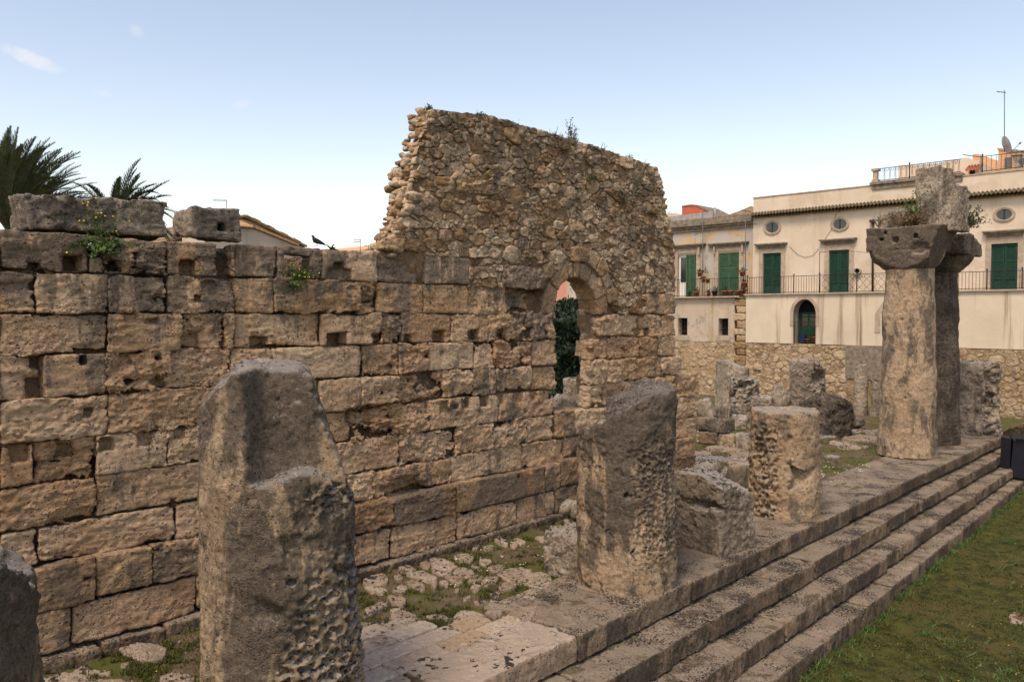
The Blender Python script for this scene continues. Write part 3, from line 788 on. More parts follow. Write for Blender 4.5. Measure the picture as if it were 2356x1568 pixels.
# ------------------------------------------------------------------ rubble masonry from a packing of unequal stones
def clip_poly(P, n, e):
    """keep the side n.p <= e"""
    out = []
    m = len(P)
    for i in range(m):
        a, b = P[i], P[(i + 1) % m]
        da, db = n[0]*a[0] + n[1]*a[1] - e, n[0]*b[0] + n[1]*b[1] - e
        if da <= 0: out.append(a)
        if (da <= 0) != (db <= 0):
            t = da / (da - db); out.append((a[0] + t*(b[0]-a[0]), a[1] + t*(b[1]-a[1])))
    return out
def inside(poly, x, y):
    c = False; n = len(poly)
    for i in range(n):
        x0, y0 = poly[i]; x1, y1 = poly[(i+1) % n]
        if (y0 > y) != (y1 > y) and x < (x1-x0) * (y-y0) / (y1-y0) + x0: c = not c
    return c
def pack(poly, classes, asp, seed, excl=None):
    """unequal discs thrown into the outline, then cells between them: [(area, polygon)]"""
    r = random.Random(seed)
    xs = [p[0] for p in poly]; ys = [p[1] for p in poly]
    x0, x1, y0, y1 = min(xs), max(xs), min(ys), max(ys)
    pts = []; G = {}
    cs = .3
    def near(u, v, R):
        for i in range(int((u-R)//cs), int((u+R)//cs) + 1):
            for j in range(int((v-R)//cs), int((v+R)//cs) + 1):
                for q in G.get((i, j), ()): yield q
    for rad_lo, rad_hi, tries in classes:
        for _ in range(tries):
            x, y = r.uniform(x0, x1), r.uniform(y0, y1)
            if not inside(poly, x, y) or (excl and excl(x, y)): continue
            R = r.uniform(rad_lo, rad_hi); u, v = x / asp, y
            if any((q[0]-u)**2 + (q[1]-v)**2 < (q[2]+R)**2 * .86 for q in near(u, v, R + .32)): continue
            q = (u, v, R); pts.append(q); G.setdefault((int(u//cs), int(v//cs)), []).append(q)
    cells = []
    for (u, v, R) in pts:
        K = R * 2.3 + .05
        P = [(u-K, v-K*.9), (u+K, v-K*.9), (u+K, v+K*.9), (u-K, v+K*.9)]
        for q in near(u, v, 1.0):
            if q[0] == u and q[1] == v: continue
            n = (q[0]-u, q[1]-v)
            d2 = n[0]**2 + n[1]**2
            if d2 > 1.4: continue
            e = (d2 + R*R - q[2]**2) / 2 + n[0]*u + n[1]*v
            P = clip_poly(P, n, e)
            if len(P) < 3: break
        if len(P) < 3: continue
        for i in range(len(poly)):      # nothing may stand out past the outline
            a, b = poly[i], poly[(i + 1) % len(poly)]
            a = (a[0] / asp, a[1]); b = (b[0] / asp, b[1])
            t = (b[0]-a[0], b[1]-a[1]); L2 = t[0]**2 + t[1]**2
            s_ = max(0, min(1, ((u-a[0])*t[0] + (v-a[1])*t[1]) / (L2 + 1e-12)))
            if math.hypot(a[0]+s_*t[0]-u, a[1]+s_*t[1]-v) > K * 1.5: continue
            n = (-t[1], t[0]); e = n[0]*a[0] + n[1]*a[1]
            if n[0]*u + n[1]*v > e: n, e = (-n[0], -n[1]), -e
            P = clip_poly(P, n, e)
            if len(P) < 3: break
        if len(P) < 3: continue
        A = abs(sum(P[i][0]*P[(i+1) % len(P)][1] - P[(i+1) % len(P)][0]*P[i][1] for i in range(len(P)))) / 2 * asp
        cells.append((A, [(p[0]*asp, p[1]) for p in P], R))
    cells.sort(key=lambda c: -c[0])
    return cells
def face_stone(P, prot, seed, gap=0.010, n=16, depth=0.07, rugged=1.0):
    """local stone: u, v on the wall plane, w outwards"""
    r = np.random.default_rng(seed)
    P = resample(P, max(8, n)); 
    P = .94 * P + .03 * (np.roll(P, 1, 0) + np.roll(P, -1, 0))
    c = P.mean(0); D = P - c; size = np.linalg.norm(D, axis=1).mean()
    k = np.convolve(np.r_[r.normal(0, 1, n), r.normal(0, 1, 2)], np.ones(3) / 3, 'valid')[:n] if n > 3 else 0
    D = D * (1 - gap / size + .085 * rugged * k[:, None])
    tl = r.normal(0, .11, 2)
    prof = [(1.0, -depth), (1.0, .35 * prot), (.965, .8 * prot), (.90, .97 * prot), (.55, 1.0 * prot), (.2, 1.0 * prot)] if n > 11 else [(1.0, -depth), (.99, .5 * prot), (.86, 1.0 * prot), (.35, prot)]
    V = []
    for s, w in prof:
        R = D * s
        V.append(np.column_stack([R + c, w + (R @ tl if w > 0 else 0 * R[:, 0])]))
    V.append([[c[0], c[1], prot]])
    V = np.vstack(V).astype(np.float32)
    o = r.random(3)
    V[n:, 2] += .012 * rugged * samp(NV, V, .8, o)[n:] + .009 * rugged * samp(NR, V, .45, o)[n:]
    F = []; m = len(prof)
    for i in range(m - 1):
        for j in range(n): F.append((i*n+j, i*n+(j+1) % n, (i+1)*n+(j+1) % n, (i+1)*n+j))
    for j in range(n): F.append(((m-1)*n+j, (m-1)*n+(j+1) % n, m*n))
    A = np.sum(P[:, 0]*np.roll(P[:, 1], -1) - P[:, 1]*np.roll(P[:, 0], -1))
    if A < 0: F = [f[::-1] for f in F]
    return V, F

def ico(sub):
    import bmesh
    b = bmesh.new(); bmesh.ops.create_icosphere(b, subdivisions=sub, radius=1)
    V = np.array([v.co[:] for v in b.verts]); F = [tuple(v.index for v in f.verts) for f in b.faces]
    b.free(); return V, F
ICO = {i: ico(i) for i in (1, 2, 3, 4)}
def rock(size, seed, sub=2, box=0.55, amp=0.10, rot=None):
    """an angular lump: sphere pushed towards a box, cut by planes and roughened"""
    r = np.random.default_rng(seed)
    V, F = ICO[sub]; V = V.copy()
    L = np.abs(V).max(1, keepdims=True)
    V = V * (1 - box) + box * V / L * .85
    for _ in range(5):
        n = r.normal(size=3); n /= np.linalg.norm(n); e = r.uniform(.55, .85)
        d = V @ n - e; V -= np.where(d > 0, d, 0)[:, None] * n * .9
    o = r.random(3)
    nn = samp(NV, V.astype(np.float32), 3.4, o); n2 = samp(NR, V.astype(np.float32), 2.2, o)
    V *= (1 + amp * nn + amp * .45 * n2)[:, None]
    V *= np.asarray(size, float)
    a = r.uniform(0, 6.28) if rot is None else rot
    t = r.normal(0, .12)
    Rz = np.array([[math.cos(a), -math.sin(a), 0], [math.sin(a), math.cos(a), 0], [0, 0, 1]])
    Rx = np.array([[1, 0, 0], [0, math.cos(t), -math.sin(t)], [0, math.sin(t), math.cos(t)]])
    return V @ (Rz @ Rx).T, F
def place_rock(name, p, size, seed, mat, parent=None, sub=2, sink=.15, **kw):
    V, F = rock(size, seed, sub, **kw)
    V[:, 2] -= V[:, 2].min() + sink * size[2]
    return obj(name, (V + np.asarray(p, float), F), mat, parent)

# the tall medieval rubble wall with its archway
RW = thing('rubble_wall', 'tall ragged wall of small rubble stones standing on the ashlar above the arch', 'wall', (-12.4, 15, 5.3))
RP = [(990,250),(1120,262),(1250,300),(1400,345),(1515,385),(1524,420),(1540,500),(1553,560),(1556,672),(1486,674),(1486,722),(1427,722),(1400,690),(1320,600),(1255,640),(1252,607),(1156,607),(1156,665),(1120,662),(1080,656),(1080,592),(990,588),(960,580),(893,578),(910,530),(930,480),(945,420),(955,360),(975,300)]
RPW = [tuple(onx(x, y, XW)[1:]) for x, y in RP]
AY, AZ, AR = 15.34, 4.80, 0.86
def r_excl(y, z):
    d = math.hypot(y - AY, z - AZ)
    if d < AR + .38 and z > AZ - .05: return True
    if d < AR + .74 and z > AZ - .05 and y > AY - .05: return True
    return abs(y - AY) < AR + .3 and z < AZ
def rubble():
    # mortar ground, uneven
    ys = np.linspace(9.6, 20.0, 150); zs = np.linspace(4.4, 9.0, 70)
    V = []; idx = {}; F = []
    Y, Z = np.meshgrid(ys, zs, indexing='ij')
    P = np.stack([np.zeros(Y.size), Y.ravel(), Z.ravel()], -1).astype(np.float32)
    X = XW - .05 + .022 * samp(NV, P, 1.6) + .012 * samp(NR, P, .6)
    Vv = np.column_stack([X, Y.ravel(), Z.ravel()])
    nz_ = len(zs)
    ok = np.array([inside(RPW, y, z) and not (math.hypot(y-AY, z-AZ) < AR + .3 and z > AZ - .3) for y, z in Vv[:, 1:]]).reshape(Y.shape)
    F = []
    for i in range(len(ys)-1):
        for j in range(nz_-1):
            if ok[i, j] and ok[i+1, j] and ok[i, j+1] and ok[i+1, j+1]:
                a = i*nz_+j; F.append((a, a+nz_, a+nz_+1, a+1))
    obj('mortar', (Vv, F), MAT['mortar'], RW)
    # core of the upper wall
    def fn(X, Y, Z):
        lim_l = 10.72 - (8.87 - Z) * .42 + .22
        lim_r = 18.85 + (8.8 - Z) * .30
        d = smax(np.abs(X + 12.575) - .30, np.maximum(lim_l - Y, Y - np.minimum(lim_r, 19.6)), .06)
        d = smax(d, np.maximum(Z - 8.78, 5.25 - Z), .06)
        arch = np.minimum(np.hypot(Y - AY, np.maximum(Z - AZ, 0)), 99) - (AR + .2)
        return np.maximum(d, -arch)
    obj('wall_core', surfnet(fn, (-13.05, 9.0, 5.1), (-12.2, 20.2, 9.05), .06, lambda P: .035 * samp(NV, P, 1.5)), MAT['mortar'], RW)
    cells = pack(RPW, [(.15, .20, 40), (.095, .135, 1300), (.06, .09, 8000), (.025, .05, 20000)], 1.65, 5, r_excl)
    rest_V, rest_F, nn = [], [], 0
    for i, (A, P, R) in enumerate(cells):
        big = i < 215
        n = 22 if big else (14 if A > .02 else 10)
        prot = random.uniform(.0, .055) + .02 * R
        if random.random() < .06: prot = -.02
        V, F = face_stone(P, prot, i, gap=.006 + .022 * R, n=n, rugged=1.35)
        W = np.column_stack([XW - .03 + V[:, 2], V[:, 0], V[:, 1]])
        if big: obj('stone', (W, F), MAT['rubble'], RW)
        else:
            rest_V.append(W); rest_F += [tuple(q + nn for q in f) for f in F]; nn += len(W)
    o = obj('stone_filling', (np.vstack(rest_V), rest_F), MAT['rubble'], RW); o['kind'] = 'stuff'
    # broken left end and ragged top: loose-edged stones in three dimensions
    k = 0
    def lump(y, z, x, s):
        nonlocal k
        sx = (s * random.uniform(.9, 1.3), s * random.uniform(1.0, 1.7), s * random.uniform(.65, 1.0))
        V, F = rock(sx, 900 + k, 3 if s > .1 else 2, box=.8, amp=.06, rot=random.uniform(-.35, .35)); k += 1
        obj('stone', (V + (x, y, z), F), MAT['rubble'], RW)
    ed = [onx(x, y, XW)[1:] for x, y in ((893,578),(910,530),(930,480),(945,420),(955,360),(975,300),(990,250))]
    for t in np.linspace(0, 1, 30):
        q = t * (len(ed) - 1); i = min(int(q), len(ed) - 2); f = q - i
        y = ed[i][0] * (1-f) + ed[i+1][0] * f; z = ed[i][1] * (1-f) + ed[i+1][1] * f
        for x in (-12.26, -12.38, -12.52, -12.66, -12.80):
            if random.random() < .92: lump(y + random.uniform(.05, .17), z + random.uniform(-.08, .04) - .05, x + random.uniform(-.06, .06), random.uniform(.06, .125))
    tp = [onx(x, y, XW)[1:] for x, y in ((990,258),(1120,270),(1250,307),(1400,352),(1512,390))]
    for y in np.arange(10.7, 18.85, .19):
        z = float(np.interp(y, [q[0] for q in tp], [q[1] for q in tp]))
        lump(y, z - .16, -12.27, random.uniform(.06, .10))
        if random.random() < .6: lump(y + .1, z - .15 + random.uniform(-.02, .03), -12.5, random.uniform(.06, .11))
    rt = [onx(x, y, XW)[1:] for x, y in ((1514,390),(1524,425),(1538,500),(1552,565),(1554,665))]
    for t in np.linspace(0, 1, 20):
        q = t * 4; i = min(int(q), 3); f = q - i
        y = rt[i][0]*(1-f) + rt[i+1][0]*f; z = rt[i][1]*(1-f) + rt[i+1][1]*f
        lump(y - .09 + random.uniform(-.05, .05), z, -12.27, random.uniform(.07, .12))
        lump(y - .14, z + .1, -12.55, random.uniform(.08, .13))
    # the jamb stones behind the arch on the right
    for j, (x, y) in enumerate(((1334,632),(1338,655),(1336,675),(1334,695),(1333,715),(1337,730),(1335,752),(1334,772))):
        p = onx(x + 15, y, -12.70)
        V, F = rock((.16, .17, .14), 1200 + j, 3, box=.6, amp=.06, rot=.1)
        obj('stone', (V + p, F), MAT['rubble'], RW)
    # squared ashlar re-used among the rubble
    for x0, y0, x1, y1, m in ((875,546,930,575,0),(1000,404,1050,433,0),(1105,460,1150,490,0),(1255,520,1275,548,0),(1310,505,1345,530,0),(1050,388,1132,440,0)):
        q = [tuple(onx(a, b_, XW)[1:]) for a, b_ in ((x0,y0),(x1,y0+3),(x1,y1+3),(x0,y1))]
        obj('stone', wall_block(q, XW + .045, .03, 1.0 if y0 != 388 else 2.4, .2, 300 + x0, .6, holes=False), MAT['orange'], RW)
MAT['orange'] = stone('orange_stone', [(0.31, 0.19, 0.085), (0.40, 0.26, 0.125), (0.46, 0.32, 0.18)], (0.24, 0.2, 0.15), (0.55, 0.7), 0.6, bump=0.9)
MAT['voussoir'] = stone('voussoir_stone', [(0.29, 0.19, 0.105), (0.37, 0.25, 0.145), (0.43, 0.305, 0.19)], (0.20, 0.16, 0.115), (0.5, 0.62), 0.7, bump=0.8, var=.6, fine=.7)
rubble()

def arch():
    T = thing('doorway_arch', 'round stone arch of cut voussoirs framing the doorway in the ruined wall', 'arch', (XW - .3, AY, AZ))
    def vous(a0, a1, r0, r1, xf, thick, seed):
        am = (a0 + a1) / 2; hw = (a1 - a0) / 2
        def fn(X, Y, Z):
            dy, dz = Y - AY, Z - AZ
            r = np.hypot(dy, dz); a = np.arctan2(dz, dy)
            da = np.abs((a - am + np.pi) % (2*np.pi) - np.pi) - hw
            d = smax(np.maximum(r0 - r, r - r1), da * r + .004, .02)
            return smax(d, np.maximum(X - xf, xf - thick - X), .02)
        cs = [(math.cos(q) * r_ + AY, math.sin(q) * r_ + AZ) for q in np.linspace(a0, a1, 6) for r_ in (r0, r1)]
        lo = (xf - thick - .05, min(c[0] for c in cs) - .06, min(c[1] for c in cs) - .06); hi = (xf + .06, max(c[0] for c in cs) + .06, max(c[1] for c in cs) + .06)
        o_ = (seed * .31 % 1, seed * .17 % 1, .4)
        return surfnet(fn, lo, hi, .032, lambda P: .011 * samp(NV, P, 1.4, o_) + .005 * samp(NR, P, .8, o_))
    cuts = [0, 24, 60, 84, 95, 107, 142, 180]
    for i in range(len(cuts) - 1):
        obj('voussoir', vous(math.radians(cuts[i]), math.radians(cuts[i+1]), AR, AR + .40, XW + .0, .62, i), MAT['voussoir'], T)
    cuts = [12, 27, 44, 58, 74, 90, 99]
    for i in range(len(cuts) - 1):
        obj('voussoir', vous(math.radians(cuts[i]), math.radians(cuts[i+1]), AR + .41, AR + .76, XW + .075, .35, 20 + i), MAT['voussoir'], T)
    obj('voussoir', vous(math.radians(128), math.radians(143), AR + .41, AR + .72, XW + .04, .3, 31), MAT['voussoir'], T)
arch()

def top_blocks():
    def block(name, label, pts, xf, thick, seed, rug, mat, **kw):
        q = [tuple(onx(x, y, XW)[1:]) for x, y in pts]
        VF = wall_block(q, xf, .03, rug, thick, seed, .6, **kw)
        o = obj(name, VF, MAT[mat]); tag(o, label, 'stone block'); return o
    # two loose blocks lie on the wall head
    HW.append((*[float(v) for v in onx(513, 522, XW)[1:]], .062, .075, .3))
    block('stone_block', 'long grey stone block lying on the wall top before the palm', ((57,441),(390,462),(390,550),(70,526)), XW - .03, .75, 401, 1.0, 'grey')
    block('stone_block', 'small square stone block on the wall top with a square hole through it', ((439,474),(557,476),(555,555),(436,545)), XW - .02, .6, 402, .9, 'grey', k=.05)
top_blocks()

# ------------------------------------------------------------------ columns
def frame(c):
    """unit vectors at a point of the plan: to the right and towards the street where the photograph was taken"""
    v = np.array([-c[0], -c[1]]); v = v / np.linalg.norm(v)
    return np.array([-v[1], v[0]]), v        # right (seen from the street), towards
def column(name, label, cat, c, r0, r1, ztop, fn_cut, h, mat, z0=0.0, amp=.022, pits=None, flutes=0.0, seed=0, group=None, pad=.1, parent=None):
    rt, tw = frame(c)
    def local(X, Y):
        return (X - c[0]) * rt[0] + (Y - c[1]) * rt[1], (X - c[0]) * tw[0] + (Y - c[1]) * tw[1]
    o = ((seed * .29) % 1, (seed * .53) % 1, (seed * .71) % 1)
    def fn(X, Y, Z):
        rr, vv = local(X, Y)
        R = r0 + (r1 - r0) * (Z - z0) / max(ztop - z0, .1)
        a = np.arctan2(Y - c[1], X - c[0])
        d = np.hypot(X - c[0], Y - c[1]) - R + flutes * (np.cos(16 * a) * .5 + .5)
        d = smax(d, Z - ztop, .05)
        if fn_cut is not None: d = fn_cut(rr, vv, Z, d)
        return d
    def nz(P):
        n = amp * .85 * samp(NV, P, 2.2, o) + .005 * samp(NR, P, .9, o) + (.014 if parent is not None else .028) * np.clip(samp(NV, P, 1.25, (o[2], o[0], o[1])) - .75, 0, 1.4)
        if pits is not None:
            rr, vv = local(P[:, 0], P[:, 1])
            w, cw, ch, dp = pits(rr, vv, P[:, 2])
            a = np.arctan2(P[:, 1] - c[1], P[:, 0] - c[0]) * r0
            wob = .25 * samp(NR, P, 1.3, o)
            cv = cell2(a / cw + wob, P[:, 2] / ch + wob * .6)
            n += w * dp * ss(.56 - cv, 0, .30) * (1 + .4 * samp(NR, P, 1.1, o))
        return n
    VF = surfnet(fn, (c[0]-r0-pad, c[1]-r0-pad, z0 - .05 if parent is None else z0), (c[0]+r0+pad, c[1]+r0+pad, ztop+.12), h, nz)
    ob = obj(name, VF, MAT[mat], parent, origin=(c[0], c[1], z0))
    if label: tag(ob, label, cat, group)
    return ob
def ell(rr, vv, Z, c, s):
    return (np.sqrt(((rr - c[0]) / s[0])**2 + ((vv - c[1]) / s[1])**2 + ((Z - c[2]) / s[2])**2) - 1) * min(s)
def ss(x, a, b):
    t = np.clip((x - a) / (b - a), 0, 1); return t * t * (3 - 2 * t)

def col1(rr, vv, Z, d):
    # upper part broken back behind a ledge on the front and right, shoulder chamfered on the left
    up = np.maximum(3.02 + .05 * rr + .10 * (.5 - vv) - Z, -np.minimum(.50 - vv + .45 * (Z - 3.0), 9))
    cutr = np.maximum((3.08 - .34 * ss(rr, .35, .8) - Z), np.minimum((.66 - .30 * (Z - 3.0)) - rr, 9))
    front = np.maximum(3.05 + .06 * np.sin(6 * rr) - .26 * ss(rr, .35, .8) - Z, (.60 - .16 * (Z - 3.0) + .6 * ss(-rr, .15, .6)) - vv)
    d = smax(d, -cutr, .15)
    d = smax(d, -front, .10)
    d = smax(d, (Z - 3.70) * .75 - (rr + .95) * .85, .08)
    d = smax(d, rr - (.985 - .07 * Z), .12)
    d = smax(d, -ell(rr, vv, Z, (-.22, .93, 1.62), (.17, .12, .15)), .05)
    d = smax(d, -ell(rr, vv, Z, (.08, .95, 1.93), (.05, .1, .04)), .02)
    d = smax(d, -ell(rr, vv, Z, (.02, .97, 2.3), (.03, .1, .13)), .02)
    return d
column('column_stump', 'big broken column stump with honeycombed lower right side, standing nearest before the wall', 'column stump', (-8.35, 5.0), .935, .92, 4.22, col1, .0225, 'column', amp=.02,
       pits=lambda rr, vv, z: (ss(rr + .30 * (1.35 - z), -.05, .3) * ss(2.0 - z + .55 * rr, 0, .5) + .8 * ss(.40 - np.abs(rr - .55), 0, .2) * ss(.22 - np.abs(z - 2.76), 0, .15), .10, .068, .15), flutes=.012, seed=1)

def col2(rr, vv, Z, d):
    d = smax(d, (Z - (3.14 + .62 * np.clip(rr + .28, -.02, .6))) * .8 + (.10 * vv), .06)
    sh = np.maximum(-(rr + .30), Z * 0 - 9)           # lower shoulder on the left
    d = smax(d, np.minimum(Z - (2.78 + .5 * (rr + .62)), (rr + .30) * -1.0), .06) if False else d
    d = smax(d, -np.maximum(rr + .33 + .10 * (Z - 2.8), (2.76 + .22 * (rr + .7) + .16 * vv) - Z), .07)
    d = smax(d, -ell(rr, vv, Z, (-.72, .55, 1.2), (.08, .1, .09)), .03)
    for q in ((-.45, .78, 1.72, .05, .02), (.12, .9, 1.7, .09, .03), (-.02, .9, 1.72, .03, .05), (.45, .75, 1.05, .04, .04), (.1, .9, .78, .03, .03)):
        d = smax(d, -ell(rr, vv, Z, q[:3], (q[3], .12, q[4])), .015)
    d = smax(d, -ell(rr, vv, Z, (.25, .92, 2.35), (.33, .12, .14)), .06)
    return d
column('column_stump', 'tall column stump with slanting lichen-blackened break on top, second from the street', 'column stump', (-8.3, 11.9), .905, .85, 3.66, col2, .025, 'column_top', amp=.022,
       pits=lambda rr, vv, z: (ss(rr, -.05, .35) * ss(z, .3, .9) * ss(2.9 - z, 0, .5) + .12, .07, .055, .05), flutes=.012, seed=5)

def col3(rr, vv, Z, d):
    d = smax(d, -np.maximum((rr + .55 + .18 * (2.2 - Z)), 0.35 - vv - .6 * (rr + .5)) * .8, .08) if False else d
    d = smax(d, -np.maximum(np.maximum(np.abs(rr - .47) - .33 - .05 * np.sin(11 * Z), .40 + .5 * (1.25 - Z) - vv), np.abs(Z - .98 - .05 * np.sin(7 * rr)) - .25 - .05 * np.sin(10 * rr + 1)), .03)
    d = smax(d, -ell(rr, vv, Z, (.12, .9, 1.32), (.10, .2, .12)), .04)
    d = smax(d, -ell(rr, vv, Z, (-.55, .65, 1.5), (.16, .3, .5)), .06)
    d = smax(d, -ell(rr, vv, Z, (.12, .83, 1.9), (.06, .1, .1)), .03)
    d = smax(d, -ell(rr, vv, Z, (.6, .6, 1.85), (.13, .1, .04)), .03)
    return d
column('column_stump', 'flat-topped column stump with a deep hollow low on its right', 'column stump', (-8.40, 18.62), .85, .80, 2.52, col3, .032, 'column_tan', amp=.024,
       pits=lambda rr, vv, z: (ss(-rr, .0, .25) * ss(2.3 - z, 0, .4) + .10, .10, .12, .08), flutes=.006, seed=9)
def coll(rr, vv, Z, d):
    d = smax(d, -np.maximum(.45 - rr, (2.62 - .8 * (rr - .45)) - Z), .06) if False else d
    return smax(d, (Z - 2.72) * .9 + .35 * (rr - .4) + .08 * np.sin(7 * vv), .06)
column('column_stump', 'dark column stump cut off by the left edge of the view', 'column stump', (-8.35, 1.5), .93, .91, 2.75, coll, .033, 'column', amp=.028, seed=12)

# the two standing columns with their capitals
def doric(name, label, c, rb, rt_, ztop, h, mat, seed, capmat, cut=None, capcut=None):
    T = thing(name, label, 'column', (c[0], c[1], 0), group='standing Doric columns')
    zs = 6.30
    column('shaft', None, None, c, rb, rt_, zs + .03, cut, h * 1.15, mat, amp=.02, seed=seed, flutes=.006, parent=T)
    o = (seed * .2 % 1, .3, .7)
    rt, tw = frame(c)
    def fn(X, Y, Z):
        t = np.clip((Z - zs) / .62, 0, 1)
        R = rt_ + (1.24 - rt_) * (1 - (1 - t) ** 1.7)
        e = np.maximum(np.hypot(X - c[0], Y - c[1]) - R, np.maximum(zs - Z, Z - 6.95)) * .8
        a = sbox(X, Y, Z, (c[0], c[1], (6.92 + ztop) / 2), (1.25, 1.25, (ztop - 6.92) / 2), .03)
        d = np.minimum(e, a)
        if capcut: d = capcut((X - c[0]) * rt[0] + (Y - c[1]) * rt[1], (X - c[0]) * tw[0] + (Y - c[1]) * tw[1], Z, d, X - c[0], Y - c[1])
        return d
    obj('capital', surfnet(fn, (c[0]-1.4, c[1]-1.4, zs), (c[0]+1.4, c[1]+1.4, ztop+.12), h, lambda P: .015 * samp(NV, P, 2.0, o) + .008 * samp(NR, P, .9, o)), MAT[capmat], T)
def cutA(rr, vv, Z, d):
    d = smax(d, -ell(rr, vv, Z, (.18, .92, 5.4), (.12, .13, .16)), .05)
    d = smax(d, -ell(rr, vv, Z, (-.2, .86, 4.62), (.07, .2, .07)), .02)
    d = smax(d, -ell(rr, vv, Z, (.2, .9, 4.35), (.4, .12, .35)), .08)
    d = smax(d, -(np.hypot(rr - .02 - .05 * np.sin(Z * 2.2), vv - .95) - .13), .06)
    return smax(d, -ell(rr, vv, Z, (-.05, .93, 2.0), (.08, .15, .05)), .02)
def capA(rr, vv, Z, d, x, y):
    for q in ((-.66, 7.30, .045), (-.22, 7.27, .085), (.42, 7.36, .06), (-.55, 7.52, .03)):
        b = np.maximum(np.maximum(np.abs(x - q[0] + .0) - q[2], np.abs(Z - q[1]) - q[2]), y + .62)
        d = smax(d, -b, .02)
    d = smax(d, -.80 - y, .025)                       # front lip sheared off flush with the shaft
    d = smax(d, x - (.74 + .32 * (Z - 6.4)), .03)     # right side broken away
    d = smax(d, -1.17 - x, .03)
    d = smax(d, -ell(x, y, Z, (.55, -.8, 6.95), (.3, .16, .2)), .05)
    return d
doric('standing_column', 'standing tan column with dark capital carrying a tall broken block', (-8.85, 29.2), .95, .76, 7.70, .036, 'column_tan', 21, 'column', cutA, capA)
def capB(rr, vv, Z, d, x, y):
    return smax(d, Z - 7.72 + .22 * np.clip(y + .3, 0, 2) + .12 * np.clip(-y-.3, 0, 2), .1)
doric('standing_column', 'dark standing column close behind the tan one, flaring capital half hidden', (-8.98, 32.62), .93, .75, 7.72, .04, 'black', 25, 'black', None, capB)

def cap_stones():
    c = np.array([-8.6, 29.9])
    # tall architrave remnant
    a = atd(2166, 515, 27.2)
    rt, tw = frame((a[0], a[1]))
    def fn(X, Y, Z):
        r = (X - a[0]) * rt[0] + (Y - a[1]) * rt[1]; v = (X - a[0]) * tw[0] + (Y - a[1]) * tw[1]
        ca, sa = math.cos(.55), math.sin(.55)
        p, q = r * ca + v * sa, -r * sa + v * ca
        d = smax(smax(np.abs(p) - .60, np.abs(q) - .56, .06), np.maximum(Z - 9.83, 7.55 - Z), .05)
        d = smax(d, (Z - 9.72) + .55 * ss(r, .28, .42) * 1.0 + .10 * ss(r, -.1, .1), .06)
        return d
    o = obj('architrave_block', surfnet(fn, (a[0]-1, a[1]-1, 7.5), (a[0]+1, a[1]+1, 10), .034, lambda P: .02 * samp(NV, P, (1.8, 1.8, 3.0), (.2, .1, .6)) + .012 * samp(NR, P, (.7, .7, 1.6))), MAT['grey'])
    tag(o, 'tall upright broken stone standing on top of the two column capitals', 'stone block')
    b = atd(2076, 515, 27.6)
    rt, tw = frame((b[0], b[1]))
    def fn2(X, Y, Z):
        r = (X - b[0]) * rt[0] + (Y - b[1]) * rt[1]; v = (X - b[0]) * tw[0] + (Y - b[1]) * tw[1]
        d = smax(smax(np.abs(r) - .74, np.abs(v + .1) - .5, .06), np.maximum(Z - 8.16, 7.6 - Z), .05)
        e = smax(smax(np.abs(r - .17) - .62, np.abs(v + .25) - .35, .05), np.maximum(Z - 8.33, 7.6 - Z), .04)
        return np.minimum(d, e)
    o = obj('ledge_block', surfnet(fn2, (b[0]-1.1, b[1]-1.1, 7.55), (b[0]+1.1, b[1]+1.1, 8.5), .034, lambda P: .02 * samp(NV, P, 1.6)), MAT['grey'])
    tag(o, 'low grey slab on the column capital left of the tall upright stone', 'stone block')
cap_stones()

# ------------------------------------------------------------------ fallen drums, blocks and broken stones
def sculpt(name, label, cat, c, half, ztop, fn_cut, h, mat, z0=0, amp=.028, seed=0, k=.06, rotq=0.0, big=1.8, cyl=False):
    rt, tw = frame(c); o = ((seed*.29) % 1, (seed*.53) % 1, (seed*.71) % 1)
    ca, sa = math.cos(rotq), math.sin(rotq)
    def fn(X, Y, Z):
        r = (X-c[0])*rt[0] + (Y-c[1])*rt[1]; v = (X-c[0])*tw[0] + (Y-c[1])*tw[1]
        p, q = r*ca + v*sa, -r*sa + v*ca
        if cyl: d = (np.sqrt((p/half[0])**2 + (q/half[1])**2) - 1) * min(half)
        else: d = smax(np.abs(p) - half[0], np.abs(q) - half[1], k)
        d = smax(d, Z - ztop, k)
        return fn_cut(r, v, Z, d) if fn_cut else d
    R = math.hypot(*half) + .1
    VF = surfnet(fn, (c[0]-R, c[1]-R, z0 - .06), (c[0]+R, c[1]+R, ztop+.14), h, lambda P: amp * samp(NV, P, big, o) + .5 * amp * samp(NR, P, big*.5, o))
    ob = obj(name, VF, MAT[mat], origin=(c[0], c[1], z0))
    return tag(ob, label, cat)
def cb(r, v, Z, d):
    d = smax(d, (Z - 1.55) * .9 + .34 * np.clip(r + .35, 0, 2), .05)
    d = smax(d, -ell(r, v, Z, (-.55, .55, .95), (.5, .3, .12)), .08)
    return d
sculpt('column_fragment', 'squat wedge of a broken column drum between two column stumps', 'column fragment', (-8.25, 15.0), (.58, .60), 1.56, cb, .024, 'grey', seed=31, rotq=.63, amp=.02, k=.04)
sculpt('stone_block', 'low grey pitted stone at the left foot of the second column stump', 'stone block', (-9.42, 11.75), (.36, .42), .74, None, .022, 'grey', seed=33, rotq=.5)
P0 = onz(1318, 1320)
place_rock('broken_stone', (-9.05, 11.65, 0), (.18, .2, .2), 61, MAT['column_tan'], sub=3); tag(bpy.context.scene.objects[-1] if False else bpy.data.objects['broken_stone'], 'small tan broken stone wedged between grey block and column stump', 'stone')

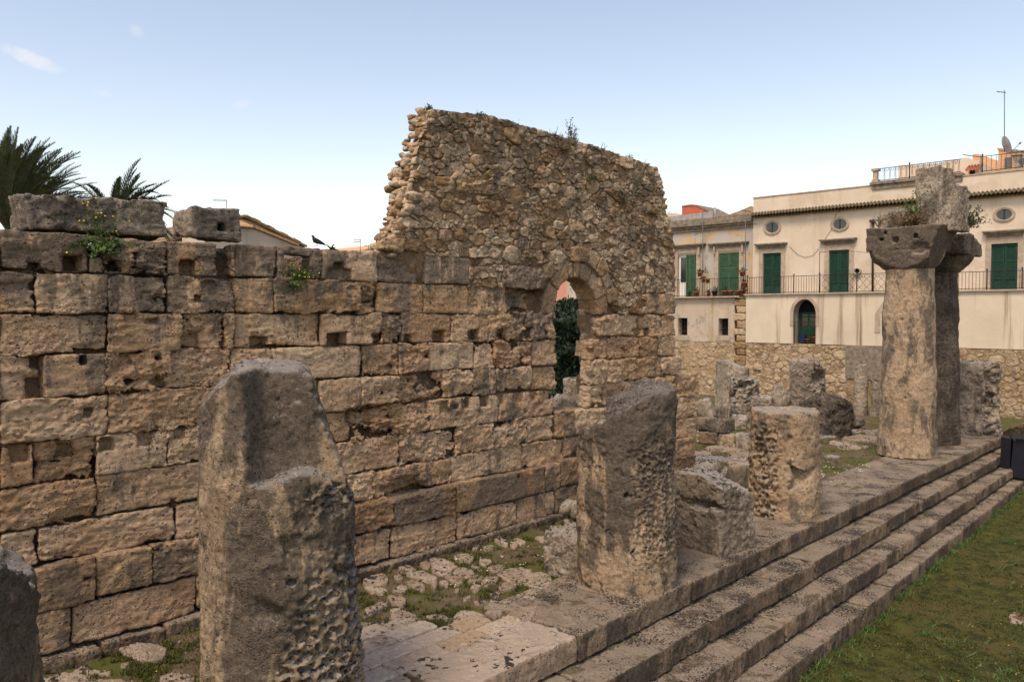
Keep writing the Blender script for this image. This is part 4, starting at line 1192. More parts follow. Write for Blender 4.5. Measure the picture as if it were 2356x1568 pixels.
def cutE(r, v, Z, d): return smax(smax(d, -ell(r, v, Z, (.55, .6, 1.7), (.3, .4, .4)), .1), (Z - 2.55) + .35 * ss(r, .3, .8), .1)
def sl(a, b_): return lambda r, v, Z, d: smax(d, (Z - a) + b_ * r, .05)
def cutB(r, v, Z, d):
    for q in ((-.12, 1.78, .15, .10), (.22, 1.86, .17, .09), (.55, 1.65, .14, .2), (-.4, 1.38, .08, .12)):
        d = smax(d, -ell(r, v, Z, (q[0], .6, q[1]), (q[2], .25, q[3])), .07)
    return smax(d, -np.maximum(.42 - r + .25 * np.sin(4 * Z), 0 * r + Z - 1.5) + 0.0, .08) if False else d
column('column_stump', 'smooth grey column stump with slanting top before the left house base', 'column stump', (-18.2, 34.6), .78, .74, 2.62, sl(2.50, .28), .045, 'grey', seed=41)
column('column_stump', 'pale pitted column stump full of hollows, in front of the smooth grey stump', 'column stump', (-16.2, 31.9), .66, .60, 2.1, cutB, .038, 'grey', seed=43, amp=.04, pits=lambda rr, vv, z: (ss(z, .8, 1.4) + .2, .2, .17, .10))
column('column_stump', 'rounded grey column stump against the rubble base of the cream house', 'column stump', (-16.4, 38.9), .86, .80, 2.66, cutE, .04, 'grey', seed=45, amp=.045, pits=lambda rr, vv, z: (ss(rr, -.1, .4), .2, .2, .09))
column('column_stump', 'narrow grey column shaft standing beside the tan standing column', 'column stump', (-14.1, 39.6), .34, .26, 2.42, sl(2.35, -.3), .045, 'grey', seed=47)
column('column_stump', 'lower narrow shaft fragment close beside the narrow grey column shaft', 'column stump', (-13.35, 39.5), .28, .24, 1.75, sl(1.6, .5), .045, 'grey', seed=48)
def cutD(r, v, Z, d):
    d = smax(d, -ell(r, v, Z, (.28, .8, 1.35), (.16, .5, .32)), .05)
    return smax(d, -np.maximum(.12 - r, .42 - v + .1 * np.sin(5 * Z)), .1)
column('column_stump', 'dark hollowed column stump at the far right end of the steps', 'column stump', (-8.30, 36.3), .80, .74, 2.85, cutD, .04, 'grey', seed=49, amp=.045, pits=lambda rr, vv, z: (ss(rr, .0, .3), .22, .2, .12))
def cutC(r, v, Z, d):
    return smax(d, -np.maximum(np.maximum(Z - 1.08, .30 - v), np.abs(Z - .93) - .2 + .3 * np.abs(r)), .06)
sculpt('capital_fragment', 'small worn stone capital on a block beside the pitted stump', 'capital', (-14.75, 30.5), (.38, .34), 1.46, lambda r, v, Z, d: smax(d, -ell(r, v, Z, (-.1, .42, .98), (.5, .2, .2)), .05), .04, 'grey', seed=51)
sculpt('stone_mound', 'broad black-crusted stone lump in front of the rounded grey stump', 'stone', (-12.75, 32.0), (1.0, .75), 1.66, lambda r, v, Z, d: smax(d, (Z - 1.55) + .22 * r * r + .12 * np.clip(-r, 0, 1), .15), .045, 'black', seed=53, amp=.045, cyl=True, k=.25)
for nm, lb, p, s, m, sd in (
    ('fallen_rock', 'pointed pale rock lying between the grey stumps before the house base', (-17.6, 38.3, 0), (.62, .5, .75), 'grey', 71),
    ('fallen_rock', 'small whitish rock beside the wall end, left of the smooth grey stump', (-18.0, 31.9, 0), (.5, .45, .62), 'grey', 72),
    ('fallen_rock', 'hollowed pale stone on the low block row below the pitted stump', tuple(onz(1700, 1012, 0)[:2]) + (.42,), (.34, .3, .34), 'grey', 73),
    ('fallen_rock', 'rounded dark boulder behind the wedge-shaped column fragment', tuple(onz(1622, 1112, 0)[:2]) + (0,), (.46, .4, .42), 'grey', 74),
    ('fallen_rock', 'tan boulder lying behind the wedge fragment, beside the flat-topped stump', tuple(onz(1700, 1125, 0)[:2]) + (0,), (.34, .34, .4), 'column_tan', 75),
    ('fallen_rock', 'small stone between the dark boulder and the tan boulder', tuple(onz(1668, 1108, 0)[:2]) + (0,), (.2, .2, .24), 'grey', 76),
    ('fallen_rock', 'round tan stone at the foot of the wall below the doorway', tuple(onz(1314, 1172, 0)[:2]) + (.3,), (.27, .27, .30), 'column_tan', 77),
    ('fallen_rock', 'grey stone under the round tan stone at the foot of the wall', tuple(onz(1303, 1186, 0)[:2]) + (0,), (.26, .24, .22), 'grey', 78),
    ('fallen_rock', 'small dark stone right of the grey stone at the foot of the wall', tuple(onz(1328, 1190, 0)[:2]) + (0,), (.17, .2, .22), 'grey', 79),
    ('fallen_rock', 'white pebble-like stone on the grass left of the second stump', tuple(onz(1304, 1210, 0)[:2]) + (0,), (.08, .08, .09), 'paving', 80),
    ('fallen_rock', 'low lichened stone at the back of the grass beside the dark stone lump', tuple(onz(1965, 985, 0)[:2]) + (0,), (.5, .4, .3), 'black', 81),
    ('fallen_rock', 'mossy low stones at the foot of the smooth grey stump', tuple(onz(1625, 962, 0)[:2]) + (0,), (.5, .35, .35), 'grey', 82)):
    o = place_rock(nm, p, s, sd, MAT[m], sub=4 if s[0] > .3 else 3, box=.45, amp=.08); tag(o, lb, 'rock')
def low_row():
    T = thing('low_block_wall', 'low row of squared stone blocks capped by a black lichened slab', 'wall', (-15.5, 28.3, 0))
    a, b_ = onz(1600, 1018), onz(1728, 1036)
    t = (b_ - a)[:2]; L = np.linalg.norm(t); t /= L; n = np.array([-t[1], t[0]])
    def blk(name, u0, u1, z0, z1, mat, seed, d=.5):
        c = a[:2] + t * (u0 + u1) / 2 + n * d / 2
        def fn(X, Y, Z):
            p = (X - c[0])*t[0] + (Y - c[1])*t[1]; q = (X - c[0])*n[0] + (Y - c[1])*n[1]
            return smax(smax(np.abs(p) - (u1-u0)/2 + .012, np.abs(q) - d/2, .05), np.abs(Z - (z0+z1)/2) - (z1-z0)/2 + .008, .05)
        R = 1.2
        obj(name, surfnet(fn, (c[0]-R, c[1]-R, z0-.05), (c[0]+R, c[1]+R, z1+.08), .035, lambda P: .02*samp(NV, P, 1.5, (seed*.3 % 1, .2, .5))), MAT[mat], T)
    blk('stone_block', 0.0, .16, 0, .46, 'column_tan', 1); blk('stone_block', .17, .95, 0, .47, 'column_tan', 2); blk('stone_block', .96, 1.66, 0, .45, 'column_tan', 3)
    blk('stone_block', 1.67, 2.2, 0, .55, 'grey', 4)
    blk('capping_slab', -.05, 1.22, .48, .95, 'black', 5, .7)
low_row()
def pillar():
    c = atd(1322, 900, 26.0)
    column('column_stump', 'grey column stump seen through the arched doorway beyond the wall', 'column stump', (c[0], c[1]), .42, .38, 2.72, None, .045, 'grey', seed=61)
    p = atd(1292, 925, 25.0)
    o = place_rock('fallen_rock', (p[0], p[1], 0), (.5, .45, 1.25), 83, MAT['grey'], sub=3); tag(o, 'pale rock beside the stump beyond the doorway sill', 'rock')
pillar()
# ------------------------------------------------------------------ houses beyond the temple
def plaster(name, col, stain, amt=0.5, patch=None, streak=(1.6, 1.6, 0.10), cov=(0.5, 0.7)):
    m, nt, b = nmat(name, 0.9)
    P = pos(nt)
    lo = tuple(x * .9 for x in col); hi = tuple(min(1, x * 1.07) for x in col)
    c = ramp(nt, noise(nt, P, 0.7, 5, 0.6), [(0.3, lo), (0.7, hi)])
    if patch:
        for (pc, sc_, a, b_) in patch:
            c = mix(nt, step(nt, noise(nt, P, sc_, 7, 0.7, .4), a, b_), c, pc)
    s = noise(nt, vscale(nt, P, streak), 1.0, 6, 0.65)
    c = mix(nt, M(nt, 'MULTIPLY', step(nt, s, *cov), amt), c, stain)
    nt.links.new(c, b.inputs['Base Color'])
    nt.links.new(N(nt, 'Bump', Strength=.35, Distance=.03, Height=noise(nt, P, 9, 6, .65)).outputs[0], b.inputs['Normal'])
    return m
MAT['cream'] = plaster('cream_plaster', (0.62, 0.515, 0.395), (0.46, 0.355, 0.24), .45, patch=[((0.54, 0.435, 0.32), .5, .5, .62)])
MAT['stained'] = plaster('streaked_plaster', (0.61, 0.51, 0.385), (0.20, 0.135, 0.075), .95, streak=(2.0, 2.0, 0.08), cov=(.50, .72))
MAT['shabby'] = plaster('shabby_plaster', (0.48, 0.35, 0.2), (0.2, 0.16, 0.12), .6, patch=[((0.42, 0.385, 0.34), 1.1, .45, .56), ((0.25, 0.22, 0.19), 1.7, .58, .66)])
MAT['flaked'] = plaster('flaked_render', (0.48, 0.395, 0.3), (0.2, 0.155, 0.11), .6, patch=[((0.45, 0.33, 0.19), 0.9, .52, .6), ((0.3, 0.265, 0.22), 2.0, .56, .64)])
MAT['sill'] = plain('window_stone', (0.38, 0.305, 0.225), .9, .25, 4, .5)
MAT['hood'] = plain('dark_cornice_stone', (0.20, 0.162, 0.12), .9, .5, 5, .6)
MAT['shutter'] = plain('dark_green_paint', (0.008, 0.045, 0.026), .55, .3, 6)
MAT['shutter_old'] = plain('faded_green_paint', (0.045, 0.10, 0.05), .6, .35, 5)
MAT['iron'] = plain('black_iron', (0.025, 0.023, 0.024), .6, .3, 6)
MAT['antenna'] = plain('antenna_metal', (0.13, 0.13, 0.14), .5, .2, 6, 0, .6)
MAT['rooftile'] = plain('weathered_roof_tile', (0.25, 0.17, 0.095), .9, .55, 7, .5)
MAT['rooftile_moss'] = plain('mossy_eave_tile', (0.11, 0.088, 0.05), .9, .6, 9, .5)
MAT['terracotta'] = plain('terracotta', (0.32, 0.10, 0.05), .8, .3, 9, .2)
MAT['redwall'] = plain('brick_red_render', (0.40, 0.105, 0.06), .9, .15, 3, .2)
MAT['orangewall'] = plain('orange_render', (0.55, 0.33, 0.185), .9, .12, 2, .2)
MAT['pinkwall'] = plain('pink_render', (0.58, 0.27, 0.2), .9, .08, 2, .2)
MAT['white'] = plain('white_paint', (0.68, 0.66, 0.62), .7, .08, 3)
MAT['corrugated'] = plain('grey_corrugated_sheet', (0.30, 0.29, 0.285), .8, .3, 3)
MAT['pvc'] = plain('brown_drainpipe', (0.06, 0.03, 0.028), .5, .2, 4)
m, nt, b = nmat('window_glass', 0.08); b.inputs['Base Color'].default_value = (0.02, 0.024, 0.028, 1); b.inputs['Specular IOR Level'].default_value = .6; MAT['glass'] = m
m, nt, b = nmat('dark_interior', 0.95); b.inputs['Base Color'].default_value = (0.008, 0.008, 0.008, 1); MAT['void'] = m
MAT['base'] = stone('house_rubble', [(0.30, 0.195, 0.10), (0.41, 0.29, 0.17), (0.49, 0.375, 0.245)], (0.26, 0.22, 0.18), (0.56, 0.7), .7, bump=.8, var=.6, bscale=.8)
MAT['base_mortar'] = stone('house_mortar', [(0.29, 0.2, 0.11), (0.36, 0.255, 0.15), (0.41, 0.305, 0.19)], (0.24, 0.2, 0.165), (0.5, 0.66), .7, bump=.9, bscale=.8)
YF, YL = 44.0, 43.2
U = lambda x, y: ony(x, y, YF)
W = lambda x, y: ony(x, y, YL)
def wall_open(mb, x0, x1, z0, z1, ops, y0, y1):
    """a wall slab with rectangular openings"""
    xs = sorted({x0, x1, *[o[0] for o in ops], *[o[1] for o in ops]})
    for a, b_ in zip(xs[:-1], xs[1:]):
        cuts = sorted([(o[2], o[3]) for o in ops if o[0] <= a + 1e-6 and o[1] >= b_ - 1e-6])
        z = z0
        for c0, c1 in cuts:
            if c0 > z: mb.box((a, y0, z), (b_, y1, c0))
            z = c1
        if z < z1: mb.box((a, y0, z), (b_, y1, z1))
def shutter_door(T, x0, x1, z0, z1, y, mat, panel=0.0, midrail=.45):
    D = obj('shutter_door', MB().box((x0, y, z0), (x1, y + .03, z1)).get(), MAT[mat], T, False)
    xm = (x0 + x1) / 2
    for a, b_ in ((x0 + .01, xm - .008), (xm + .008, x1 - .01)):
        f = MB(); w = .075
        f.box((a, y - .045, z0), (a + w, y, z1)).box((b_ - w, y - .045, z0), (b_, y, z1))
        for zz in (z0, z0 + (z1 - z0) * panel if panel else None, z0 + (z1 - z0) * midrail, z1 - .09):
            if zz is not None: f.box((a + w, y - .045, zz), (b_ - w, y, zz + .09))
        obj('shutter_leaf', f.get(), MAT[mat], D, False)
        s = MB(); z = z0 + (z1 - z0) * panel + .12
        while z < z1 - .1:
            if abs(z - (z0 + (z1 - z0) * midrail) - .04) > .07:
                s.prism([(a + w, y - .04, z), (a + w, y - .030, z - .008), (a + w, y - .004, z + .030), (a + w, y - .012, z + .036)], (b_ - a - 2 * w, 0, 0))
            z += .052
        o = obj('louvres', s.get(), MAT[mat], D, False); o['kind'] = 'stuff'
def hood(T, a, b_, y, depth=.28, mat='hood'):
    x0, x1, z0, z1 = a[0], b_[0], min(a[2], b_[2]), max(a[2], b_[2])
    m = MB()
    m.box((x0, y - depth, z1 - .07), (x1, y + .002, z1)).box((x0 + .07, y - depth * .72, z1 - .15), (x1 - .07, y + .001, z1 - .07 - .0005)).box((x0 + .14, y - depth * .42, z1 - .26), (x1 - .14, y, z1 - .1505))
    return obj('door_hood', m.get(), MAT[mat], T, False)
def rubble_base(T, x0, x1, z0, z1, y, seed, big=0):
    cells = pack([(x0, z0), (x1, z0), (x1, z1), (x0, z1)], [(.17, .25, 80), (.11, .16, 1500), (.06, .10, 8000)], 1.45, seed)
    V0, F0, n0 = [], [], 0
    for i, (A, P, R) in enumerate(cells):
        V, F = face_stone(P, random.uniform(.0, .035), seed * 999 + i, gap=.012, n=9, rugged=1.3)
        Wd = np.column_stack([V[:, 0], y + .004 - V[:, 2] * .75, V[:, 1]])
        F = [f[::-1] for f in F]
        if i < big: obj('stone', (Wd, F), MAT['base'], T)
        else: V0.append(Wd); F0 += [tuple(q + n0 for q in f) for f in F]; n0 += len(Wd)
    if V0: o = obj('stones', (np.vstack(V0), F0), MAT['base'], T); o['kind'] = 'stuff'

def tile_eave(mb, x0, x1, y0, z0, y1, z1, per=.185, r=.042):
    n = int((x1 - x0) / per * 8)
    xs = np.linspace(x0, x1, n)
    w = r * np.cos(2 * np.pi * (xs - x0) / per)
    V = []; 
    for (y, z, dz) in ((y0, z0, 0), (y1, z1, 0), (y1, z1, -.035), (y0, z0, -.035)):
        V.append(np.column_stack([xs, np.full(n, y), z + w + dz]))
    F = []
    for k in range(4):
        k2 = (k + 1) % 4
        for i in range(n - 1): F.append((k*n+i, k*n+i+1, k2*n+i+1, k2*n+i))
    mb.add(np.vstack(V), F)

def cream_house():
    T = thing('cream_house', 'long cream plastered house with dark green shutters and oval windows behind the columns', 'house', (-10, YF, -1.7))
    xl, xr = U(1732, 600)[0], 14.0
    zb = 5.93
    doors = [(1755, 1797, 582, 673), (1907, 1953.5, 575, 671), (2279.5, 2341, 560, 668)]
    ops = []
    for a, b_, yt, yb in doors:
        ops.append((U(a, 620)[0], U(b_, 620)[0], zb, U((a + b_) / 2, yt)[2]))
    mb = MB(); wall_open(mb, xl, xr, zb - .2, 11.52, ops, YF, YF + .5)
    for o in ops: mb.box((o[0] - .1, YF + .5, zb - .2), (o[1] + .1, YF + .6, o[3] + .1))
    obj('upper_wall', mb.get(), MAT['cream'], T, False)
    obj('house_body', MB().box((xl + .02, YF + .62, -1.7), (xr, YF + 9, 11.3)).get(), MAT['cream'], T, False)
    obj('parapet_coping', MB().box((xl - .03, YF - .04, 11.521), (xr, YF + .4, 11.58)).get(), MAT['sill'], T, False)
    mb = MB(); tile_eave(mb, xl, xr, YF + .02, 10.70, YF - .42, 10.52); tile_eave(mb, xl, xr, YF + .02, 10.52, YF - .26, 10.40, .185, .035)
    o = obj('eave_tiles', mb.get(), MAT['rooftile_moss'], T); o['kind'] = 'stuff'
    for (op, h0) in zip(ops, ((1739, 1812, 562, 571), (1888, 1973, 552, 562), (2262, 2362, 533, 543))):
        shutter_door(T, op[0] + .02, op[1] - .02, op[2], op[3] - .02, YF + .10, 'shutter', panel=.24, midrail=.62)
        x0, x1, z0, z1 = op
        w = .24
        f = MB()
        f.box((x0 - w, YF - .035, z0), (x0 - .001, YF + .05, z1 + w)).box((x1 + .001, YF - .035, z0), (x1 + w, YF + .05, z1 + w)).box((x0, YF - .035, z1 + .001), (x1, YF + .05, z1 + w))
        f.box((x0 - w + .05, YF - .02, z1 + w + .001), (x1 + w - .05, YF + .05, z1 + w + .30))
        obj('door_frame', f.get(), MAT['sill'], T, False)
        hood(T, U(h0[0], h0[2]), U(h0[1], h0[2]), YF - .002, mat='hood')
    for cx, cy, rx, ry in ((1777, 524, 20.5, 17), (1932.5, 516, 22, 16.5), (2310.5, 494, 26, 17)):
        c = U(cx, cy); a = U(cx + rx, cy)[0] - c[0]; bz = c[2] - U(cx, cy + ry)[2]
        t = np.linspace(0, 2*np.pi, 48, endpoint=False)
        prof = [(1.0, .0), (1.0, -.05), (.93, -.07), (.9, -.045), (.83, -.045), (.80, -.07), (.74, -.05), (.66, .0), (.66, .12)]
        V = np.vstack([np.column_stack([c[0] + a*s*np.cos(t), np.full(48, YF + d), c[2] + bz*s*np.sin(t)]) for s, d in prof])
        F = [(i*48+j, i*48+(j+1) % 48, (i+1)*48+(j+1) % 48, (i+1)*48+j) for i in range(len(prof)-1) for j in range(48)]
        Wd = obj('oval_window', (V, F), MAT['sill'], T)
        V = np.column_stack([c[0] + a*.66*np.cos(t), np.full(48, YF - .012), c[2] + bz*.66*np.sin(t)])
        obj('pane', (V, [tuple(range(48))]), MAT['glass'], Wd, False)
        obj('mullion', MB().box((c[0]-.035, YF-.03, c[2]-bz*.64), (c[0]+.035, YF-.013, c[2]+bz*.64)).get(), MAT['shutter'], Wd, False)
    # lower storey standing forward, with an arched door
    ax0, ax1 = W(1825, 740)[0], W(1877, 740)[0]
    zs, zt, zd = W(1850, 722)[2], W(1850, 688)[2], W(1850, 790)[2]
    ac = (ax0 + ax1) / 2; r = (ax1 - ax0) / 2
    rv = zt - zs
    zlo = 3.16
    lw = MB()
    lw.box((xl, YL, zlo), (ax0, YF - .001, zb)).box((ax1, YL, zlo), (xr, YF - .001, zb))
    th = np.linspace(0, np.pi, 17)
    for i in range(16):
        p0 = (ac + r*math.cos(th[i]), zs + rv*math.sin(th[i])); p1 = (ac + r*math.cos(th[i+1]), zs + rv*math.sin(th[i+1]))
        lw.prism([(p0[0], YL, p0[1]), (p1[0], YL, p1[1]), (p1[0], YL, zb), (p0[0], YL, zb)], (0, .79, 0))
    obj('lower_wall', lw.get(), MAT['stained'], T, False)
    V = []
    t2 = np.r_[0, 0, th, np.pi, np.pi]
    fr = MB()
    for i in range(16):
        q = [(ac + k*math.cos(a)*r, YL - .03, zs + rv*math.sin(a) + (k-1)*r*math.sin(a)) for k, a in ((1.001, th[i]), (1.001, th[i+1]), (1.28, th[i+1]), (1.28, th[i]))]
        fr.prism(q, (0, .06, 0))
    fr.box((ax0 - .27*r, YL - .03, zs - .65), (ax0 - .002, YL + .03, zs)).box((ax1 + .002, YL - .03, zs - .65), (ax1 + .27*r, YL + .03, zs))
    obj('door_surround', fr.get(), MAT['sill'], T, False)
    D = obj('arched_door', MB().box((ax0 + .02, YL + .62, zlo), (ax1 - .02, YL + .68, zs + .1)).get(), MAT['shutter'], T, False)
    q = [(ac + r*.98*math.cos(a), YL + .66, zs + .1 + rv*.93*math.sin(a)) for a in th]
    obj('fanlight', MB().prism(q, (0, .03, 0)).get(), MAT['void'], D, False)
    for a, b_ in ((ax0 + .10, ac - .07), (ac + .07, ax1 - .10)):
        for z0, z1 in ((zlo + .95, zlo + 1.45), (zlo + 1.52, zs - .02)):
            obj('pane', MB().box((a, YL + .60, z0), (b_, YL + .625, z1)).get(), MAT['glass'], D, False)
        obj('door_panel', MB().box((a, YL + .60, zlo + .15), (b_, YL + .63, zlo + .85)).get(), MAT['shutter'], D, False)
    # second arched surround half hidden by the column
    f = MB()
    xa = W(2013, 740)[0]
    f.box((xa, YL - .03, W(2013, 765)[2]), (xa + .27, YL + .02, W(2013, 722)[2]))
    f.prism([(xa, YL - .03, W(2013, 722)[2]), (xa + .27, YL - .03, W(2013, 722)[2]), (xa + .62, YL - .03, W(2013, 700)[2]), (xa + .45, YL - .03, W(2013, 690)[2])], (0, .05, 0))
    obj('blind_surround', f.get(), MAT['sill'], T, False)
    sl_ = MB().box((xl - .1, YL - .12, zb - .06), (xr, YF - .002, zb + .02)); obj('balcony_ledge', sl_.get(), MAT['sill'], T, False)
    # rubble base and the grey plastered stretch
    obj('base_wall', MB().box((xl, YL + .04, -1.8), (xr, YL + .75, zlo - .002)).get(), MAT['base_mortar'], T, False)
    rubble_base(T, xl, W(1948, 900)[0], -.4, zlo - .03, YL + .04, 3)
    rubble_base(T, W(2030, 900)[0], W(2420, 900)[0], -1.6, zlo - .03, YL + .04, 4)
    g = W(1945, 850)[0], W(2031, 850)[0]
    obj('grey_render', MB().box((g[0], YL - .02, 1.4), (g[1], YL + .05, zlo - .003)).get(), MAT['hood'], T, False)
    # ground-floor fittings
    for x in (2009,):
        p0, p1 = U(x, 511), U(x, 672)
        obj('drainpipe', MB().tube([(p0[0], YF - .08, p0[2]), (p1[0], YF - .08, zb)], .055, 8).get(), MAT['pvc'], T)
        obj('hopper', MB().box((p0[0]-.13, YF-.2, p0[2]-.02), (p0[0]+.13, YF-.01, p0[2]+.12)).get(), MAT['pvc'], T, False)
    c = U(1974, 624)
    t = np.linspace(0, 2*np.pi, 24, endpoint=False)
    V = np.vstack([np.column_stack([c[0] + q*np.cos(t), np.full(24, YF + d), c[2] + q*np.sin(t)]) for q, d in ((.19, .0), (.19, -.18), (.14, -.18), (.13, -.02))])
    F = [(i*24+j, i*24+(j+1) % 24, (i+1)*24+(j+1) % 24, (i+1)*24+j) for i in range(3) for j in range(24)]
    v = obj('vent_pipe', (V, F), MAT['sill'], T)
    obj('vent_hole', (V[72:], [tuple(range(24))]), MAT['void'], v, False)
    # terrace ledge and balustrade pier on the parapet
    a, b_ = U(2003, 432), U(2215, 420)
    obj('terrace_ledge', MB().box((a[0], YF - .16, 11.56), (b_[0], YF + .5, 11.70)).box((a[0] + .1, YF - .07, 11.3), (b_[0], YF - .001, 11.559)).get(), MAT['hood'], T, False)
    x0, x1 = U(2006, 410)[0], U(2020, 410)[0]
    zt = U(2013, 388)[2]
    pr = MB().box((x0, YF - .05, 11.70), (x1, YF + .3, 11.86)).box((x0 + .05, YF, 11.86), (x1 - .05, YF + .25, zt - .12)).box((x0 - .02, YF - .07, zt - .12), (x1 + .02, YF + .32, zt))
    obj('terrace_pier', pr.get(), MAT['sill'], T, False)
    return xl
XL = cream_house()

def railing(name, label, x0, x1, y, z0, z1, gap, posts=(), mat='iron', r=.011, group=None, skip=None):
    T = thing(name, label, 'railing', ((x0 + x1) / 2, y, z0), group)
    for z in (z0 + .06, z1): obj('rail', MB().box((x0, y - .015, z - .015), (x1, y + .015, z + .015)).get(), MAT[mat], T, False)
    b0 = None; x = x0 + gap
    while x < x1 - .02:
        if not (skip and skip(x)):
            if b0 is None: b0 = obj('bar', MB().tube([(x, y, z0), (x, y, z1)], r, 5, False).get(), MAT[mat], T, origin=(x, y, z0))
            else: same(b0, 'bar', T, (x, y, z0))
        x += gap
    for p in posts:
        obj('post', MB().tube([(p, y, z0 - .02), (p, y, z1 + .08)], .028, 6).tube([(p, y, z1 + .07), (p, y, z1 + .13)], .04, 6).get(), MAT[mat], T)
    return T
def rails():
    z0, z1 = 5.95, W(1800, 636)[2]
    yy = YL - .04
    xa, xb = W(1720, 650)[0], W(1886, 650)[0]
    xc = W(2040, 650)[0]
    railing('balcony_railing', 'plain black balcony railing in front of the shutters at the left of the cream house', xa, xb, yy, z0, z1, .145, (xa, W(1797 + 30, 650)[0], xb))
    T = thing('ornate_railing', 'black wrought iron railing of crossed curved bars beside the tan standing column', 'railing', ((xb + xc) / 2, yy, z0))
    for z in (z0 + .04, z1): obj('rail', MB().box((xb + .03, yy - .015, z - .015), (xc, yy + .015, z + .015)).get(), MAT['iron'], T, False)
    t = np.linspace(0, 1, 13)
    x = xb + .32; p0 = None; h = z1 - z0 - .1
    while x < xc:
        if p0 is None:
            m = MB()
            for s in (-1, 1):
                m.tube([(x + s * .15 * math.sin(2*math.pi*(q*1.0 - .25)) , yy + .012 * s, z0 + .05 + h*q) for q in t], .010, 5, False)
                m.tube([(x + s*.15*math.cos(a), yy, z1 - .20 + .14*math.sin(a)) for a in np.linspace(0, math.pi/2, 6)], .010, 5, False)
            p0 = obj('scroll_bar', m.get(), MAT['iron'], T, origin=(x, yy, z0)); 
        else: same(p0, 'scroll_bar', T, (x, yy, z0))
        x += .36
    for p in (xb + .02, W(1972, 650)[0]): obj('post', MB().tube([(p, yy, z0 - .02), (p, yy, z1 + .12)], .03, 6).get(), MAT['iron'], T)
    xd, xe = W(2198, 650)[0], W(2420, 650)[0]
    railing('balcony_railing', 'plain black balcony railing right of the standing columns', xd, xe, yy, z0, W(2280, 624)[2], .15, (W(2271, 650)[0], W(2352, 650)[0]))
    # terrace railing with oval scrolls above the eave
    x0, x1 = U(2021, 400)[0], U(2210, 400)[0]; za, zb_ = 11.72, U(2060, 383)[2]
    T = railing('terrace_railing', 'thin scrolled iron railing along the rooftop terrace left of the tall block', x0, x1, YF + .1, za, zb_, .27, (U(2091, 400)[0],))
    p0 = None; x = x0 + .135
    while x < x1:
        if p0 is None:
            m = MB()
            for cz, rz in (((za+zb_)/2, .34),):
                m.tube([(x + .10*math.cos(a), YF + .1, cz + rz*math.sin(a)) for a in np.linspace(0, 2*math.pi, 17)], .007, 4, False)
            for s in (-1, 1):
                m.tube([(x + s*.09 + .07*math.cos(a)*-s, YF + .1, zb_ - .16 + .12*math.sin(a)) for a in np.linspace(-.5, math.pi, 8)], .007, 4, False)
            p0 = obj('scroll', m.get(), MAT['iron'], T, origin=(x, YF + .1, za))
        else: same(p0, 'scroll', T, (x, YF + .1, za))
        x += .27
rails()

